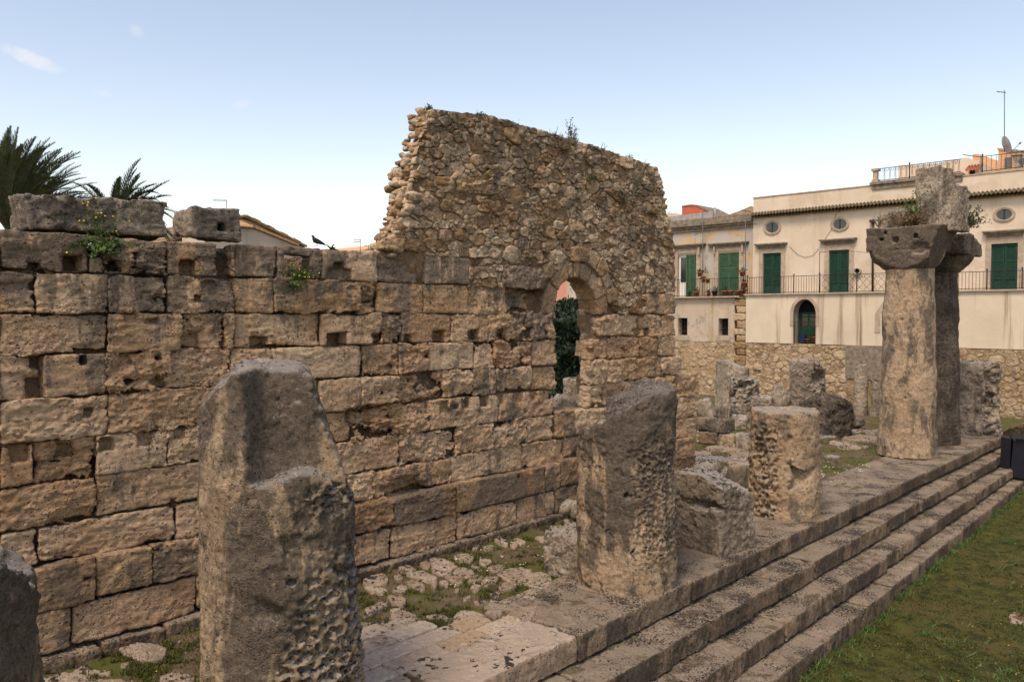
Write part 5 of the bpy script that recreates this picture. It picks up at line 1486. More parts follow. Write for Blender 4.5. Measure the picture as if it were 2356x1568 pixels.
def shabby_house():
    yf, yl = YF + .12, YL + .12
    T = thing('shabby_house', 'shabby weathered house with faded green shutters left of the cream house', 'house', (-26, yf, -1.7))
    u = lambda x, y: ony(x, y, yf); w = lambda x, y: ony(x, y, yl)
    xl, xr = -36.0, XL - .01
    zb = w(1640, 682)[2]
    ztop = u(1640, 505)[2]
    o1 = (u(1560, 630)[0], u(1602, 630)[0], zb, u(1581, 586)[2]); o2 = (u(1653, 630)[0], u(1701, 630)[0], zb, u(1677, 581)[2])
    mb = MB(); wall_open(mb, xl, xr, zb - .2, ztop, (o1, o2), yf, yf + .45)
    obj('upper_wall', mb.get(), MAT['shabby'], T, False)
    obj('house_body', MB().box((xl, yf + .6, -1.7), (xr, yf + 8, ztop - .1)).box((xl, yf + .451, zb), (xr, yf + .599, ztop - .2)).get(), MAT['shabby'], T, False)
    zc = u(1640, 522)[2]
    obj('cornice', MB().box((xl, yf - .32, zc + .12), (xr - .02, yf - .001, zc + .30)).box((xl, yf - .2, zc - .02), (xr - .02, yf - .0012, zc + .119)).box((xl, yf - .1, zc - .2), (xr - .02, yf - .0015, zc - .0205)).get(), MAT['hood'], T, False)
    obj('parapet', MB().box((xl, yf - .1, zc + .301), (xr - .02, yf + .3, u(1640, 505)[2] + .12)).get(), MAT['hood'], T, False)
    hood(T, u(1545, 565), u(1625, 565), yf - .002); hood(T, u(1631, 561), u(1724, 561), yf - .002)
    for o in (o1, o2):
        f = MB(); x0, x1, z0, z1 = o; q = .3
        f.box((x0 - q, yf - .05, z0), (x0 - .001, yf + .04, z1 + .1)).box((x1 + .001, yf - .05, z0), (x1 + q, yf + .04, z1 + .1)).box((x0 - q, yf - .05, z1 + .101), (x1 + q, yf + .04, z1 + .45))
        obj('door_frame', f.get(), MAT['sill'], T, False)
        for s in (x0 - q + .07, x1 + q - .07):
            obj('bracket', MB().box((s - .06, yf - .17, z1 - .05), (s + .06, yf - .051, z1 + .42)).get(), MAT['sill'], T, False)
    shutter_door(T, o2[0] + .02, o2[1] - .02, o2[2], o2[3], yf + .08, 'shutter_old', 0, .64)
    xm = u(1580, 630)[0]
    D = obj('glazed_door', MB().box((o1[0] + .02, yf + .1, o1[2]), (xm - .01, yf + .16, o1[3])).get(), MAT['white'], T, False)
    obj('pane', MB().box((o1[0] + .14, yf + .085, o1[2] + .95), (xm - .12, yf + .0995, o1[3] - .15)).get(), MAT['glass'], D, False)
    shutter_door(T, xm + .0, o1[1] - .02, o1[2], o1[3], yf - .09, 'shutter_old', 0, .64)
    # lower storey
    zlo = w(1640, 786)[2]
    ws_ = []
    for a, b_, c, d in ((1560, 1581.5, 731, 770.5), (1653, 1675.5, 732, 771)):
        ws_.append((w(a, 750)[0], w(b_, 750)[0], w(a, d)[2], w(a, c)[2]))
    mb = MB(); wall_open(mb, xl, xr - .75, zlo, zb, ws_, yl, yl + .6)
    obj('lower_wall', mb.get(), MAT['flaked'], T, False)
    for x0, x1, z0, z1 in ws_:
        Wd = obj('window_recess', MB().box((x0 - .05, yl + .5, z0 - .05), (x1 + .05, yl + .55, z1 + .05)).get(), MAT['void'], T, False)
        m = MB()
        for k in (1, 2, 3): m.tube([(x0 + (x1-x0)*k/4, yl + .2, z0), (x0 + (x1-x0)*k/4, yl + .2, z1)], .012, 5, False)
        for k in (1, 2, 3): m.tube([(x0, yl + .2, z0 + (z1-z0)*k/4), (x1, yl + .2, z0 + (z1-z0)*k/4)], .01, 5, False)
        m.tube([(x0, yl + .15, z0 + .3), (x1, yl + .15, z0 + .18 + .3 * (x0 > -25.5))], .018, 5, False)
        obj('window_bars', m.get(), MAT['iron'], Wd, False)
        obj('window_sill', MB().box((x0 - .2, yl - .03, z0 - .3), (x1 + .1, yl + .1, z0 - .001)).get(), MAT['sill'], T, False)
    obj('balcony_slab', MB().box((xl, yl - .25, zb - .07), (xr - .35, yf - .003, zb + .01)).get(), MAT['sill'], T, False)
    # corner quoins, one stone upon another
    z = -1.6; k = 0
    while z < zb - .05:
        h_ = random.uniform(.34, .5); h_ = min(h_, zb - z)
        wd = .50 if k % 2 else .66
        VF = rough_block((xr - wd - .08, yl - .12, z + .01), (xr - .02, yl + .3, z + h_ - .01), .05, amp=.012, k=.03, seed=k, pad=(.06, .06, .06))
        obj('quoin', VF, MAT['base'], T); z += h_; k += 1
    obj('base_wall', MB().box((xl, yl + .02, -1.8), (xr - .70, yl + .7, zlo - .002)).get(), MAT['base_mortar'], T, False)
    rubble_base(T, w(1540, 850)[0], xr - .68, -.4, zlo - .03, yl + .02, 6)
    # roofs behind the parapet
    mb = MB(); a = ony(1664, 503, YF + 2); b_ = ony(1733, 489, YF + 2)
    V = []; xs = np.linspace(a[0], xr, 60); q = .07*np.cos(np.arange(60)*2*math.pi/6)
    rows = [(yf + .4, u(1640, 503)[2] + .1), (yf + 3.2, u(1640, 488)[2] + .55)]
    V = np.vstack([np.column_stack([xs, np.full(60, y), z + q]) for y, z in rows])
    V[60:60+22, 2] -= np.linspace(1.0, 0, 22)
    o = obj('roof_tiles', (V, [(i, i+1, 60+i+1, 60+i) for i in range(59)]), MAT['rooftile'], T)
    railing('balcony_railing', 'thin iron railing with pots behind it on the shabby house balcony', u(1540, 660)[0], w(1716, 660)[0], yl - .2, zb + .01, w(1640, 641)[2], .17, (w(1715, 660)[0],))
    return yf, yl, zb
YS, YSL, ZSB = shabby_house()

def cables():
    for i, (pts, lab) in enumerate(((((1817, 567), (1835, 585), (1852, 592), (1870, 588), (1885, 572)), 'thin cable sagging on the cream facade between two shutter doors'),
                              (((1890, 562), (1912, 530), (1925, 490), (1960, 468)), 'thin cable rising past the middle oval window to the eave'))):
        o = obj('facade_cable', MB().tube([U(*p) + (0, -.03, 0) for p in pts], .009, 4).get(), MAT['iron']); tag(o, lab, 'cable')
cables()
def small_house_things():
    # corrugated sheet and red structure above the shabby house
    y = YS + 1.2
    a, b_ = ony(1535, 499, y), ony(1640, 486, y); c = ony(1640, 508, y)
    n = 70; xs = np.linspace(a[0], b_[0], n); zt = np.linspace(a[2], b_[2], n); d = .03*np.cos(np.arange(n)*math.pi/1.5)
    V = np.vstack([np.column_stack([xs, y + d, zt]), np.column_stack([xs, y + d, np.full(n, c[2] - .5)])])
    T = thing('sheet_fence', 'grey corrugated sheet screen on the roof of the shabby house', 'screen', ((a[0]+b_[0])/2, y, c[2] - .5))
    o = obj('corrugated_sheet', (np.vstack([V, V + (0, .01, 0)]), [(i, n+i, n+i+1, i+1) for i in range(n-1)] + [(2*n+i, 2*n+i+1, 3*n+i+1, 3*n+i) for i in range(n-1)]), MAT['corrugated'], T)
    obj('frame_post', MB().tube([(b_[0] + .15, y, c[2] - .5), (b_[0] + .15, y, b_[2] + .25)], .04, 6).get(), MAT['corrugated'], T)
    y = YF + 8
    P = [ony(px, py, y) for px, py in ((1569, 540), (1569, 476), (1590, 473), (1604, 474), (1632, 488), (1652, 500), (1652, 540))]
    T = thing('red_roof_structure', 'brick red rendered rooftop hut behind the corrugated sheet', 'rooftop hut', (P[0][0] + 1.2, y, P[0][2]))
    obj('wall', MB().prism(P, (0, 3, 0)).get(), MAT['redwall'], T, False)
    cp = MB()
    for i in range(1, 5):
        p, q = P[i], P[i+1]
        cp.prism([p + (0, -.05, .002), q + (0, -.05, .002), q + (0, -.05, .09), p + (0, -.05, .09)], (0, 3.1, 0))
    obj('coping', cp.get(), MAT['hood'], T, False)
    # a lower far roof to the left of it
    y = YF + 14
    P = [ony(px, py, y) for px, py in ((1535, 530), (1535, 488), (1568, 492), (1610, 500), (1610, 530))]
    o = obj('far_house', MB().prism(P, (0, 5, 0)).get(), MAT['cream'], None, False); tag(o, 'cream far house sliver with tile edge between rubble wall and red hut', 'house')
    # aerials and masts
    def mast(px, y0, y1, Y, lab, arms):
        a, b_ = ony(px, y1, Y), ony(px, y0, Y)
        T = thing('tv_antenna', lab, 'antenna', a)
        obj('mast', MB().tube([a, b_], .022, 6).get(), MAT['antenna'], T)
        for (ax, ay, bx, by) in arms:
            p, q = ony(ax, ay, Y), ony(bx, by, Y)
            obj('boom', MB().tube([p, q], .022, 5).get(), MAT['antenna'], T)
            m = MB()
            L = np.linalg.norm(q - p)
            for k in np.arange(.1, L, .16):
                c = p + (q - p) * k / L
                m.tube([c + (0, -.18, .0), c + (0, .18, .0)], .008, 4, False)
            obj('elements', m.get(), MAT['antenna'], T)
        return T
    mast(1715, 483, 672, YF - .45, 'tall thin antenna mast rising from the shabby house balcony corner', ((1704, 483, 1727, 487), (1716, 511, 1738, 514)))
    mast(1617, 489, 680, YS - .40, 'thin pole with a small lamp bracket rising between the shabby house doors', ())
    mast(2311, 208, 350, YF + 5, 'very tall rooftop antenna mast at upper right against the sky', ((2293, 211, 2314, 213),))
    mast(2257, 358, 412, YF + 2.2, 'low rooftop antenna with long sideways boom right of the tall block', ((2215, 356, 2259, 362),))
    mast(2345, 349, 365, YF + 4, 'small antenna behind the rooftop railing at the right edge', ((2337, 344, 2346, 350), (2346, 350, 2358, 345)))
    # lamp bracket on the pole
    p = ony(1622, 626, YS - .3)
    T = thing('wall_lamp', 'small ornate iron lantern bracket beside the pole on the shabby house', 'lamp', p)
    obj('bracket', MB().tube([p + (-.15, 0, 0), p + (.25, 0, -.03)], .02, 5).tube([p + (.05, 0, .0), p + (.05, 0, .35)], .02, 5).tube([p + (-.1, 0, .05), p + (.02, 0, .22), p + (.12, 0, .12), p + (.2, 0, .0)], .015, 5).get(), MAT['iron'], T)
    # satellite dish on the tall mast
    Y = YF + 5
    c = ony(2316, 334, Y); T = thing('satellite_dish', 'grey satellite dish fixed to the tall rooftop mast', 'satellite dish', c)
    ax = CR * .93 - CF * .22 + np.array([0, 0, .34]); ax /= np.linalg.norm(ax)
    e1 = np.cross(ax, (0, 0, 1)); e1 /= np.linalg.norm(e1); e2 = np.cross(e1, ax)
    t = np.linspace(0, 2*np.pi, 28, endpoint=False)
    V = []
    for r_ in (.05, .22, .38, .50): V.append(c + np.outer(np.cos(t), e1)*r_ + np.outer(np.sin(t), e2)*r_ + ax*(r_*r_*.55 - .12))
    F = [(i*28+j, i*28+(j+1) % 28, (i+1)*28+(j+1) % 28, (i+1)*28+j) for i in range(3) for j in range(28)]
    Vd = np.vstack(V); obj('dish', (np.vstack([Vd, Vd - ax*.02]), F + [tuple(q + len(Vd) for q in f[::-1]) for f in F]), MAT['corrugated'], T)
    f = c + ax*.62 - e2*.15
    obj('feed_arm', MB().tube([c - e2*.48, f], .018, 5).tube([f - ax*.05, f + ax*.05], .05, 6).get(), MAT['antenna'], T)
    # buildings on the right-hand roof
    def D(px, py, Y=YF + 3): return ony(1984.4 + px/6.341, 322.1 + py/6.341, Y)
    Y = YF + 3
    P = [D(*q) for q in ((1180,640),(1180,300),(1440,285),(1448,262),(1550,255),(1590,280),(1640,300),(1700,300),(1700,640))]
    T = thing('rooftop_room', 'cream rooftop room with a small tiled awning over its dark window', 'rooftop room', (P[0][0] + 1, Y, P[0][2]))
    obj('wall', MB().prism(P, (0, 4, 0)).get(), MAT['cream'], T, False)
    w0, w1 = D(1565, 440), D(1636, 560)
    wd = obj('window', MB().box((w0[0], Y - .03, w1[2]), (w1[0], Y - .002, w0[2])).get(), MAT['void'], T, False)
    a, b_ = D(1555, 400), D(1700, 455)
    mb = MB(); tile_eave(mb, a[0], b_[0] + .2, Y - .002, a[2] + .1, Y - .75, a[2] - .25, .14, .035); obj('awning', mb.get(), MAT['terracotta'], T)
    Y2 = YF + 6
    P = [D(*q, Y2) for q in ((1600,620),(1608,205),(1690,203),(1975,300),(1985,140),(2420,185),(2420,620))]
    T = thing('orange_house', 'orange rendered house with sloping parapet behind the roof railing', 'house', (P[0][0] + 3, Y2, P[0][2]))
    obj('wall', MB().prism(P, (0, 5, 0)).get(), MAT['orangewall'], T, False)
    p, q = D(1985, 140, Y2), D(2420, 185, Y2)
    obj('coping', MB().prism([p + (-.05, -.06, .002), q + (0, -.06, .002), q + (0, -.06, .1), p + (-.05, -.06, .1)], (0, 5.1, 0)).get(), MAT['sill'], T, False)
    a, b_ = D(2075, 405, Y2), D(2186, 250, Y2)
    obj('shutter', MB().box((a[0], Y2 - .06, a[2]), (b_[0], Y2 - .002, b_[2])).get(), MAT['antenna'], T, False)
    Y3 = YF + 1.6
    a, b_ = D(2192, 395, Y3), D(2288, 200, Y3)
    T = thing('chimney', 'stubby stone chimney behind the rooftop railing at the right', 'chimney', ((a[0]+b_[0])/2, Y3, a[2]))
    obj('stack', rough_block((a[0], Y3, a[2] - .8), (b_[0], Y3 + .6, b_[2] - .08), .05, amp=.02, seed=4), MAT['sill'], T)
    obj('cap', MB().box((a[0] - .1, Y3 - .1, b_[2] - .06), (b_[0] + .1, Y3 + .7, b_[2] + .03)).get(), MAT['sill'], T, False)
    c = D(2330, 310, Y3 - .2)
    t = np.linspace(0, 2*np.pi, 24, endpoint=False)
    V = np.vstack([np.column_stack([c[0] + .17*np.cos(t), np.full(24, c[1] + d), c[2] + .17*np.sin(t)]) for d in (0, .12)])
    T = thing('round_vent', 'round dark vent beside the rooftop chimney', 'vent', c)
    obj('vent_disc', (V, [tuple(range(24)), tuple(range(47, 23, -1))] + [(i, i+24, (i+1) % 24+24, (i+1) % 24) for i in range(24)]), MAT['antenna'], T, False)
    obj('vent_bracket', MB().tube([c + (0, .1, 0), c + (0, .1, -.9)], .03, 5).get(), MAT['antenna'], T)
    # white ledge, then railing on it
    Y4 = YF + 1.0
    a, b_ = D(1712, 472, Y4), D(2500, 365, Y4)
    zl = a[2]
    o = obj('roof_ledge', MB().box((a[0], Y4, zl - .08), (b_[0], Y4 + 2.2, zl)).box((a[0], Y4 + .05, 11.6), (b_[0], Y4 + 2.1, zl - .081)).get(), MAT['sill'], None, False); tag(o, 'pale rooftop ledge below the plain railing at the upper right', 'ledge')
    railing('roof_railing', 'plain thin railing on the pale rooftop ledge at the upper right', a[0] + .05, b_[0], Y4 + .1, zl, D(1720, 240, Y4)[2], .21, (a[0] + .08,))
    # wall behind the terrace
    Y5 = YF + 2.5
    P = [ony(px, py, Y5) for px, py in ((2040, 440), (2054, 415), (2066, 412), (2066.5, 381), (2085, 379), (2090, 381), (2180, 374), (2180, 440))]
    o = obj('terrace_hut', MB().prism(P, (0, 3, 0)).get(), MAT['cream'], None, False); tag(o, 'cream rooftop hut behind the scrolled terrace railing', 'rooftop hut')
    # washing-line posts in front of the second shutter
    z = 5.95
    for i, (px, lab) in enumerate(((1886, 'thin washing line post left of the middle shutter door'), (1951, 'thin washing line post right of the middle shutter door'))):
        p = W(px, 580); T = thing('washing_line_post', lab, 'post', (p[0], YL, z))
        obj('post', MB().tube([(p[0], YL, z), (p[0], YL, p[2] + (0 if i else .05))], .018, 5).get(), MAT['iron'], T)
    p, q, r_ = W(1886, 580), W(1951, 577), W(2012, 582)
    o = obj('washing_line', MB().tube([(p[0], YL, p[2]), (q[0], YL, q[2]), (r_[0], YF - .05, r_[2])], .01, 4).get(), MAT['iron']); tag(o, 'washing line strung between the posts over the middle shutter', 'washing line')
small_house_things()

MAT['leaf'] = plain('pot_leaves', (0.035, 0.075, 0.02), .7, .5, 20)
def pot(p, s, label, plant=True, mat='terracotta', group=None):
    T = thing('flower_pot', label, 'flower pot', p, group)
    t = np.linspace(0, 2*np.pi, 14, endpoint=False)
    prof = [(.0, .0), (.36, 0), (.46, .72), (.53, .72), (.53, .9), (.45, .9), (.42, .78), (0, .76)]
    V = np.vstack([np.column_stack([s*r*np.cos(t), s*r*np.sin(t), np.full(14, s*z)]) for r, z in prof]) + p
    F = [(i*14+j, i*14+(j+1) % 14, (i+1)*14+(j+1) % 14, (i+1)*14+j) for i in range(7) for j in range(14)]
    obj('pot', (V, F), MAT[mat], T)
    if plant:
        r = np.random.default_rng(int(abs(p[0])*100)); m = MB()
        for _ in range(46):
            d = r.normal(size=3); d[2] = abs(d[2]) + .2; d /= np.linalg.norm(d)
            c = p + (0, 0, s*.8) + d * s * r.uniform(.2, .8)
            u = np.cross(d, r.normal(size=3)); u /= np.linalg.norm(u)
            m.add([c - u*.03, c + d*.09 , c + u*.03, c - d*.04], [(0, 1, 2, 3)])
        obj('leaves', m.get(), MAT['leaf'], T, False)
def pots():
    z = ZSB + .01
    wpx = lambda px, y_=YSL - .05: ony(px, 670, y_)[0]
    L = [(1586, .22, 'small plant pot at the foot of the white glazed door, shabby balcony', True, 'leaf'),(1603, .34, 'plant in a pot just right of the glazed door shutter', True, 'terracotta'),(1631, .25, 'small potted plant below the pole on the shabby balcony', True, 'terracotta'),
         (1645, .36, 'dark planter tub at the middle of the shabby balcony', True, 'iron'),(1668, .36, 'first terracotta pot before the closed faded shutter', True, 'terracotta'),(1681, .36, 'second terracotta pot before the closed faded shutter', False, 'terracotta'),
         (1699, .36, 'terracotta pot right of the closed faded shutter', False, 'terracotta'),(1709, .40, 'big terracotta pot in the corner of the shabby balcony', True, 'terracotta')]
    for px, s, lab, pl, mt in L: pot(np.array([wpx(px), YSL - .05, z]), s, lab, pl, mt)
    zr = ony(1640, 641, YSL - .2)[2]
    for px, py, s, lab in ((1610, 636, .30, 'terracotta pot fixed high beside the pole on the shabby house'),(1618, 650, .26, 'green leaved pot hanging on the shabby balcony rail'),(1628, 651, .28, 'empty terracotta box pot on the shabby balcony rail'),(1708, 636, .34, 'terracotta pot with a plant on the balcony corner shelf'),(1712, 662, .36, 'round pot with plant hung at the balcony corner')):
        p = ony(px, py, YSL - .22); pot(p, s, lab, 'empty' not in lab)
    p = W(1857, 788); pot(np.array([W(1851, 788)[0], YL + .35, p[2] + .02]), .2, 'tiny terracotta pot at the foot of the arched green door', False)
    pot(np.array([W(1868, 788)[0], YL + .35, p[2] + .02]), .36, 'terracotta plant pot at the right of the arched green door')
    T = thing('blue_bin', 'small dark blue bin at the left of the arched green door', 'bin', (W(1841, 788)[0], YL + .4, 3.17))
    obj('bin_body', MB().box((W(1836, 788)[0], YL + .25, 3.17), (W(1846, 788)[0], YL + .5, 3.65)).get(), plain('blue_plastic', (.01, .02, .07), .5), T, False)
    m = MB(); x0, x1 = W(1825.5, 740)[0], W(1876, 740)[0]
    for x in np.linspace(x0 + .04, x1 - .04, 9): m.tube([(x, YL + .1, 3.17), (x, YL + .1, 4.35)], .012, 5, False)
    m.box((x0, YL + .085, 4.34), (x1, YL + .115, 4.37))
    T = thing('door_guard_rail', 'low black guard rail across the arched green door', 'railing', ((x0+x1)/2, YL + .1, 3.17)); obj('bars', m.get(), MAT['iron'], T, False)
pots()
# ------------------------------------------------------------------ houses, palms and aerials beyond the wall on the left
def left_side():
    X0 = -34.0
    px = lambda x, y, X=X0: onx(x, y, X)
    # gabled house with its side wing
    T = thing('gabled_house', 'plastered house with tiled gable roof seen over the wall behind the holed block', 'house', (X0 - 4, 24, 0))
    P = [px(376, 640), px(376, 560), px(556, 503), px(577, 510), px(692, 568), px(692, 640)]
    obj('wall', MB().prism(P, (-9, 0, 0)).get(), MAT['house_l'], T, False)
    for name, a, b_ in (('roof_slope', (372, 562), (557, 500)), ('roof_slope', (557, 500), (697, 570))):
        p, q = px(*a), px(*b_)
        t = (q - p) / np.linalg.norm(q - p); n = np.array([0, -t[2], t[1]])
        n = n if n[2] > 0 else -n
        mb = MB(); k = 36
        for i in range(9):   # rows of tiles stepping along the verge
            f0, f1 = i / 9, (i + 1) / 9
            A, B = p + (q - p) * f0, p + (q - p) * f1
            mb.prism([A + (.35, 0, 0) + n * .02, B + (.35, 0, 0) + n * .02, B + (.35, 0, 0) + n * (.14 if i % 2 else .11), A + (.35, 0, 0) + n * (.14 if i % 2 else .11)], (-9.6, 0, 0))
        obj(name, mb.get(), MAT['rooftile'], T, False)
    Xw = X0 + 2.5
    P = [px(470, 640, Xw), px(470, 522, Xw), px(577, 522, Xw), px(577, 524, Xw), px(682, 566, Xw), px(682, 640, Xw)]
    T2 = thing('house_wing', 'low grey plastered wing with sloping tiled wall top beside the gabled house', 'house', (Xw, 24, 0))
    obj('wall', MB().prism(P, (-2, 0, 0)).get(), MAT['house_l'], T2, False)
    a, b_ = px(540, 522, Xw), px(579, 524, Xw)
    mb = MB(); n = 12
    for i in range(n):
        y = a[1] + (b_[1] - a[1]) * (i + .5) / n; r = (b_[1] - a[1]) / n * .62
        mb.tube([(Xw + .2, y, a[2] + .02), (Xw - .9, y, a[2] + .38)], r, 6)
    obj('eave_tiles', mb.get(), MAT['rooftile_o'], T2)
    p, q = px(577, 523, Xw), px(684, 566.5, Xw)
    t = (q - p); n_ = np.array([0, -t[2], t[1]]); n_ /= np.linalg.norm(n_)
    obj('coping_tiles', MB().prism([p + n_*.01 + (.12, 0, 0), q + n_*.01 + (.12, 0, 0), q + n_*.12 + (.12, 0, 0), p + n_*.12 + (.12, 0, 0)], (-.6, 0, 0)).get(), MAT['rooftile_o'], T2, False)
    X1 = -42.0
    P = [px(838, 640, X1), px(838, 574, X1), px(876, 562, X1), px(900, 562, X1), px(900, 640, X1)]
    T3 = thing('pink_roof_house', 'pinkish house corner just left of the rubble wall foot', 'house', (X1, 45, 0))
    obj('wall', MB().prism(P, (-5, 0, 0)).get(), MAT['orangewall'], T3, False)
    a, b_ = px(836, 583, X1), px(880, 580, X1)
    obj('lower_roof', MB().box((X1 + .01, a[1], a[2] - .25), (X1 + 1.4, b_[1], a[2])).get(), MAT['rooftile_o'], T3, False)
    def aer(pxx, y0, y1, dist, lab, booms):
        a, b_ = atd(pxx, y1, dist), atd(pxx, y0, dist)
        T = thing('tv_antenna', lab, 'antenna', a)
        obj('mast', MB().tube([a, b_], .02, 5).get(), MAT['antenna'], T)
        for x0, x1, y, yb in booms:
            p, q = atd(x0, y, dist), atd(x1, yb, dist)
            obj('boom', MB().tube([p, q], .02, 5).get(), MAT['antenna'], T)
            m = MB(); L = np.linalg.norm(q - p)
            for k in np.arange(.06, L, .15):
                c = p + (q - p)*k/L; m.tube([c - CF*.2, c + CF*.2], .007, 4, False)
            obj('elements', m.get(), MAT['antenna'], T)
    aer(521, 460, 520, 42, 'antenna peeking over the square block with the hole', ((490, 522, 460.5, 461),))
    aer(678, 546, 575, 44, 'small antenna left of the pigeon above the wall', ((658, 679, 547.5, 548),))
    aer(829, 550, 590, 46, 'two-armed antenna between the pigeon and the rubble wall', ((814, 830, 551, 551), (814, 830, 556, 556)))
    aer(848, 564, 590, 48, 'tiny antenna over the pinkish house corner', ((838, 849, 565, 566),))
    # pink house and white neighbour seen through the arch
    Y = 52
    P = [ony(1230, 760, Y), ony(1230, 560, Y), ony(1313, 560, Y), ony(1313, 760, Y)]
    z0 = -1.0
    o = obj('pink_house', MB().box((P[0][0], Y, z0), (P[2][0], Y + 8, P[1][2])).get(), MAT['pinkwall'], None, False); tag(o, 'plain pink rendered house seen through the top of the arch', 'house')
    a, b_ = ony(1313.5, 560, Y), ony(1345, 560, Y)
    o = obj('white_house', MB().box((a[0] + .02, Y + .3, z0), (b_[0] + 1, Y + 8, a[2])).get(), MAT['white'], None, False); tag(o, 'sliver of white house beside the pink one through the arch', 'house')
    # dry grass bank behind the doorway
    c = atd(1310, 905, 27)
MAT['house_l'] = plaster('grey_beige_plaster', (0.50, 0.42, 0.33), (0.33, 0.28, 0.22), .6)
MAT['rooftile_o'] = plain('orange_roof_tile', (0.42, 0.25, 0.125), .9, .45, 9, .5)
left_side()

# ------------------------------------------------------------------ plants
def leafmat(name, a, b_, c, rough=.6):
    m, nt, bs = nmat(name, rough)
    g = N(nt, 'NewGeometry')
    n1 = noise(nt, g.outputs['Position'], 9, 4, .7)
    nt.links.new(ramp(nt, n1, [(.3, a), (.5, b_), (.7, c)]), bs.inputs['Base Color'])
    return m
MAT['palm'] = leafmat('palm_leaf', (0.045, 0.055, 0.024), (0.085, 0.098, 0.047), (0.15, 0.155, 0.085), .45)
MAT['palm_dry'] = leafmat('palm_dry_leaf', (0.12, 0.06, 0.02), (0.22, 0.11, 0.03), (0.3, 0.16, 0.05), .7)
MAT['bark'] = plain('palm_bark', (0.12, 0.075, 0.04), .9, .5, 8, .8)
MAT['bush'] = leafmat('evergreen_leaf', (0.006, 0.013, 0.007), (0.012, 0.026, 0.012), (0.028, 0.048, 0.02), .5)
MAT['green'] = leafmat('weed_leaf', (0.03, 0.06, 0.012), (0.06, 0.105, 0.025), (0.11, 0.15, 0.04), .6)
MAT['olive'] = leafmat('olive_leaf', (0.04, 0.05, 0.025), (0.07, 0.08, 0.045), (0.11, 0.115, 0.07), .6)
MAT['dry'] = leafmat('dry_stem', (0.07, 0.045, 0.02), (0.12, 0.08, 0.04), (0.2, 0.14, 0.08), .8)
MAT['yellow'] = plain('yellow_petal', (0.75, 0.48, 0.02), .6, .1)
MAT['whitef'] = plain('white_petal', (0.75, 0.74, 0.66), .6, .1)
MAT['grass'] = leafmat('grass_blade', (0.023, 0.035, 0.006), (0.054, 0.064, 0.010), (0.11, 0.108, 0.02), .6)
MAT['grass_dry'] = leafmat('dry_grass_blade', (0.10, 0.07, 0.025), (0.15, 0.10, 0.045), (0.22, 0.16, 0.08), .7)

def frond(base, dirv, L, droop, seed, lw=.34, sway=(0, 0, 0)):
    r = np.random.default_rng(seed)
    d = np.asarray(dirv, float); d /= np.linalg.norm(d)
    n = 26; p = np.asarray(base, float).copy(); pts = []; ds = []
    for i in range(n + 1):
        pts.append(p.copy()); ds.append(d.copy())
        d = d + np.array([0, 0, -1.0]) * droop * (i / n) * .10 + np.asarray(sway) * .05; d /= np.linalg.norm(d)
        p = p + d * L / n
    m = MB()
    m.tube(pts, [.03 * (1 - i / (n + 1)) + .006 for i in range(n + 1)], 4, False)
    V = []; F = []
    for i in range(3, n + 1):
        t = i / n
        dd = ds[i]; side = np.cross(dd, (0, 0, 1)); side /= np.linalg.norm(side) + 1e-9; up = np.cross(side, dd)
        for sub in (0, .25, .5, .75):
            q = pts[i] + (pts[min(i+1, n)] - pts[i]) * sub
            ln = lw * L / 3 * (math.sin(math.pi * min(1, t * .85 + .18)) ** .7) * r.uniform(.85, 1.15) + .05
            for s in (-1, 1):
                e = side * s * .62 + dd * .75 + up * .38 + r.normal(0, .07, 3) + np.asarray(sway) * .25
                e /= np.linalg.norm(e)
                w = np.cross(e, up); w /= np.linalg.norm(w) + 1e-9
                a = q; b_ = q + e * ln * .5 + np.array([0, 0, -.01]); c = q + e * ln + np.array([0, 0, -.05 * ln])
                m.V.append(np.array([a - w*.006, a + w*.006, b_ + w*.011, b_ - w*.011, c])); k = m.n
                m.F += [(k, k+1, k+2, k+3), (k+3, k+2, k+4)]; m.n += 5
    return m.get()
def palm(label, crown, zb, L, specs, seed, dry=True):
    T = thing('palm_tree', label, 'palm tree', (crown[0], crown[1], zb))
    c = np.asarray(crown, float)
    pts = [(c[0], c[1], zb + (c[2] - zb) * t) for t in np.linspace(0, 1, 16)]
    obj('trunk', MB().tube(pts, [.30 + .02 * (i % 2) for i in range(15)] + [.22], 12).get(), MAT['bark'], T)
    for i, (ang, el, l, dr) in enumerate(specs):     # angle to the right as seen from the street
        h = CR * math.cos(ang) - _f0 * math.sin(ang)
        d = h * math.cos(el) + np.array([0, 0, math.sin(el)])
        obj('frond', frond(c, d, L * l, dr, seed * 100 + i, sway=CR * .28), MAT['palm'], T)
    if dry:
        m = MB(); r = np.random.default_rng(seed)
        for i in range(90):
            a = r.uniform(0, 6.28); p = c + np.array([math.cos(a)*.25, math.sin(a)*.25, r.uniform(-1.0, .1)])
            q = p + np.array([math.cos(a)*r.uniform(.1, .5), math.sin(a)*r.uniform(.1, .5), r.uniform(-.5, .1)])
            m.tube([p, (p+q)/2 + (0, 0, .05), q], [.02, .016, .006], 4, False)
        obj('dry_stalks', m.get(), MAT['palm_dry'], T)
rr = random.Random(3)
sp = []
for i in range(88):
    a = rr.uniform(0, 6.283); sp.append((a, rr.uniform(.8, 1.5), rr.uniform(.8, 1.1), rr.uniform(.2, .9)))
for i in range(22): sp.append((rr.uniform(-.9, .9), rr.uniform(.25, 1.1), rr.uniform(.9, 1.2), rr.uniform(.3, 1.0)))
cr = atd(28, 545, 22.0)
palm('big palm with upright windswept fronds at the left edge behind the wall', cr, -1, 2.75, sp, 3)
sp = [(rr.uniform(-.5, .5) if i % 3 else rr.uniform(0, 6.28), rr.uniform(.5, 1.55), rr.uniform(.55, 1.15), rr.uniform(.1, 1.2)) for i in range(26)]
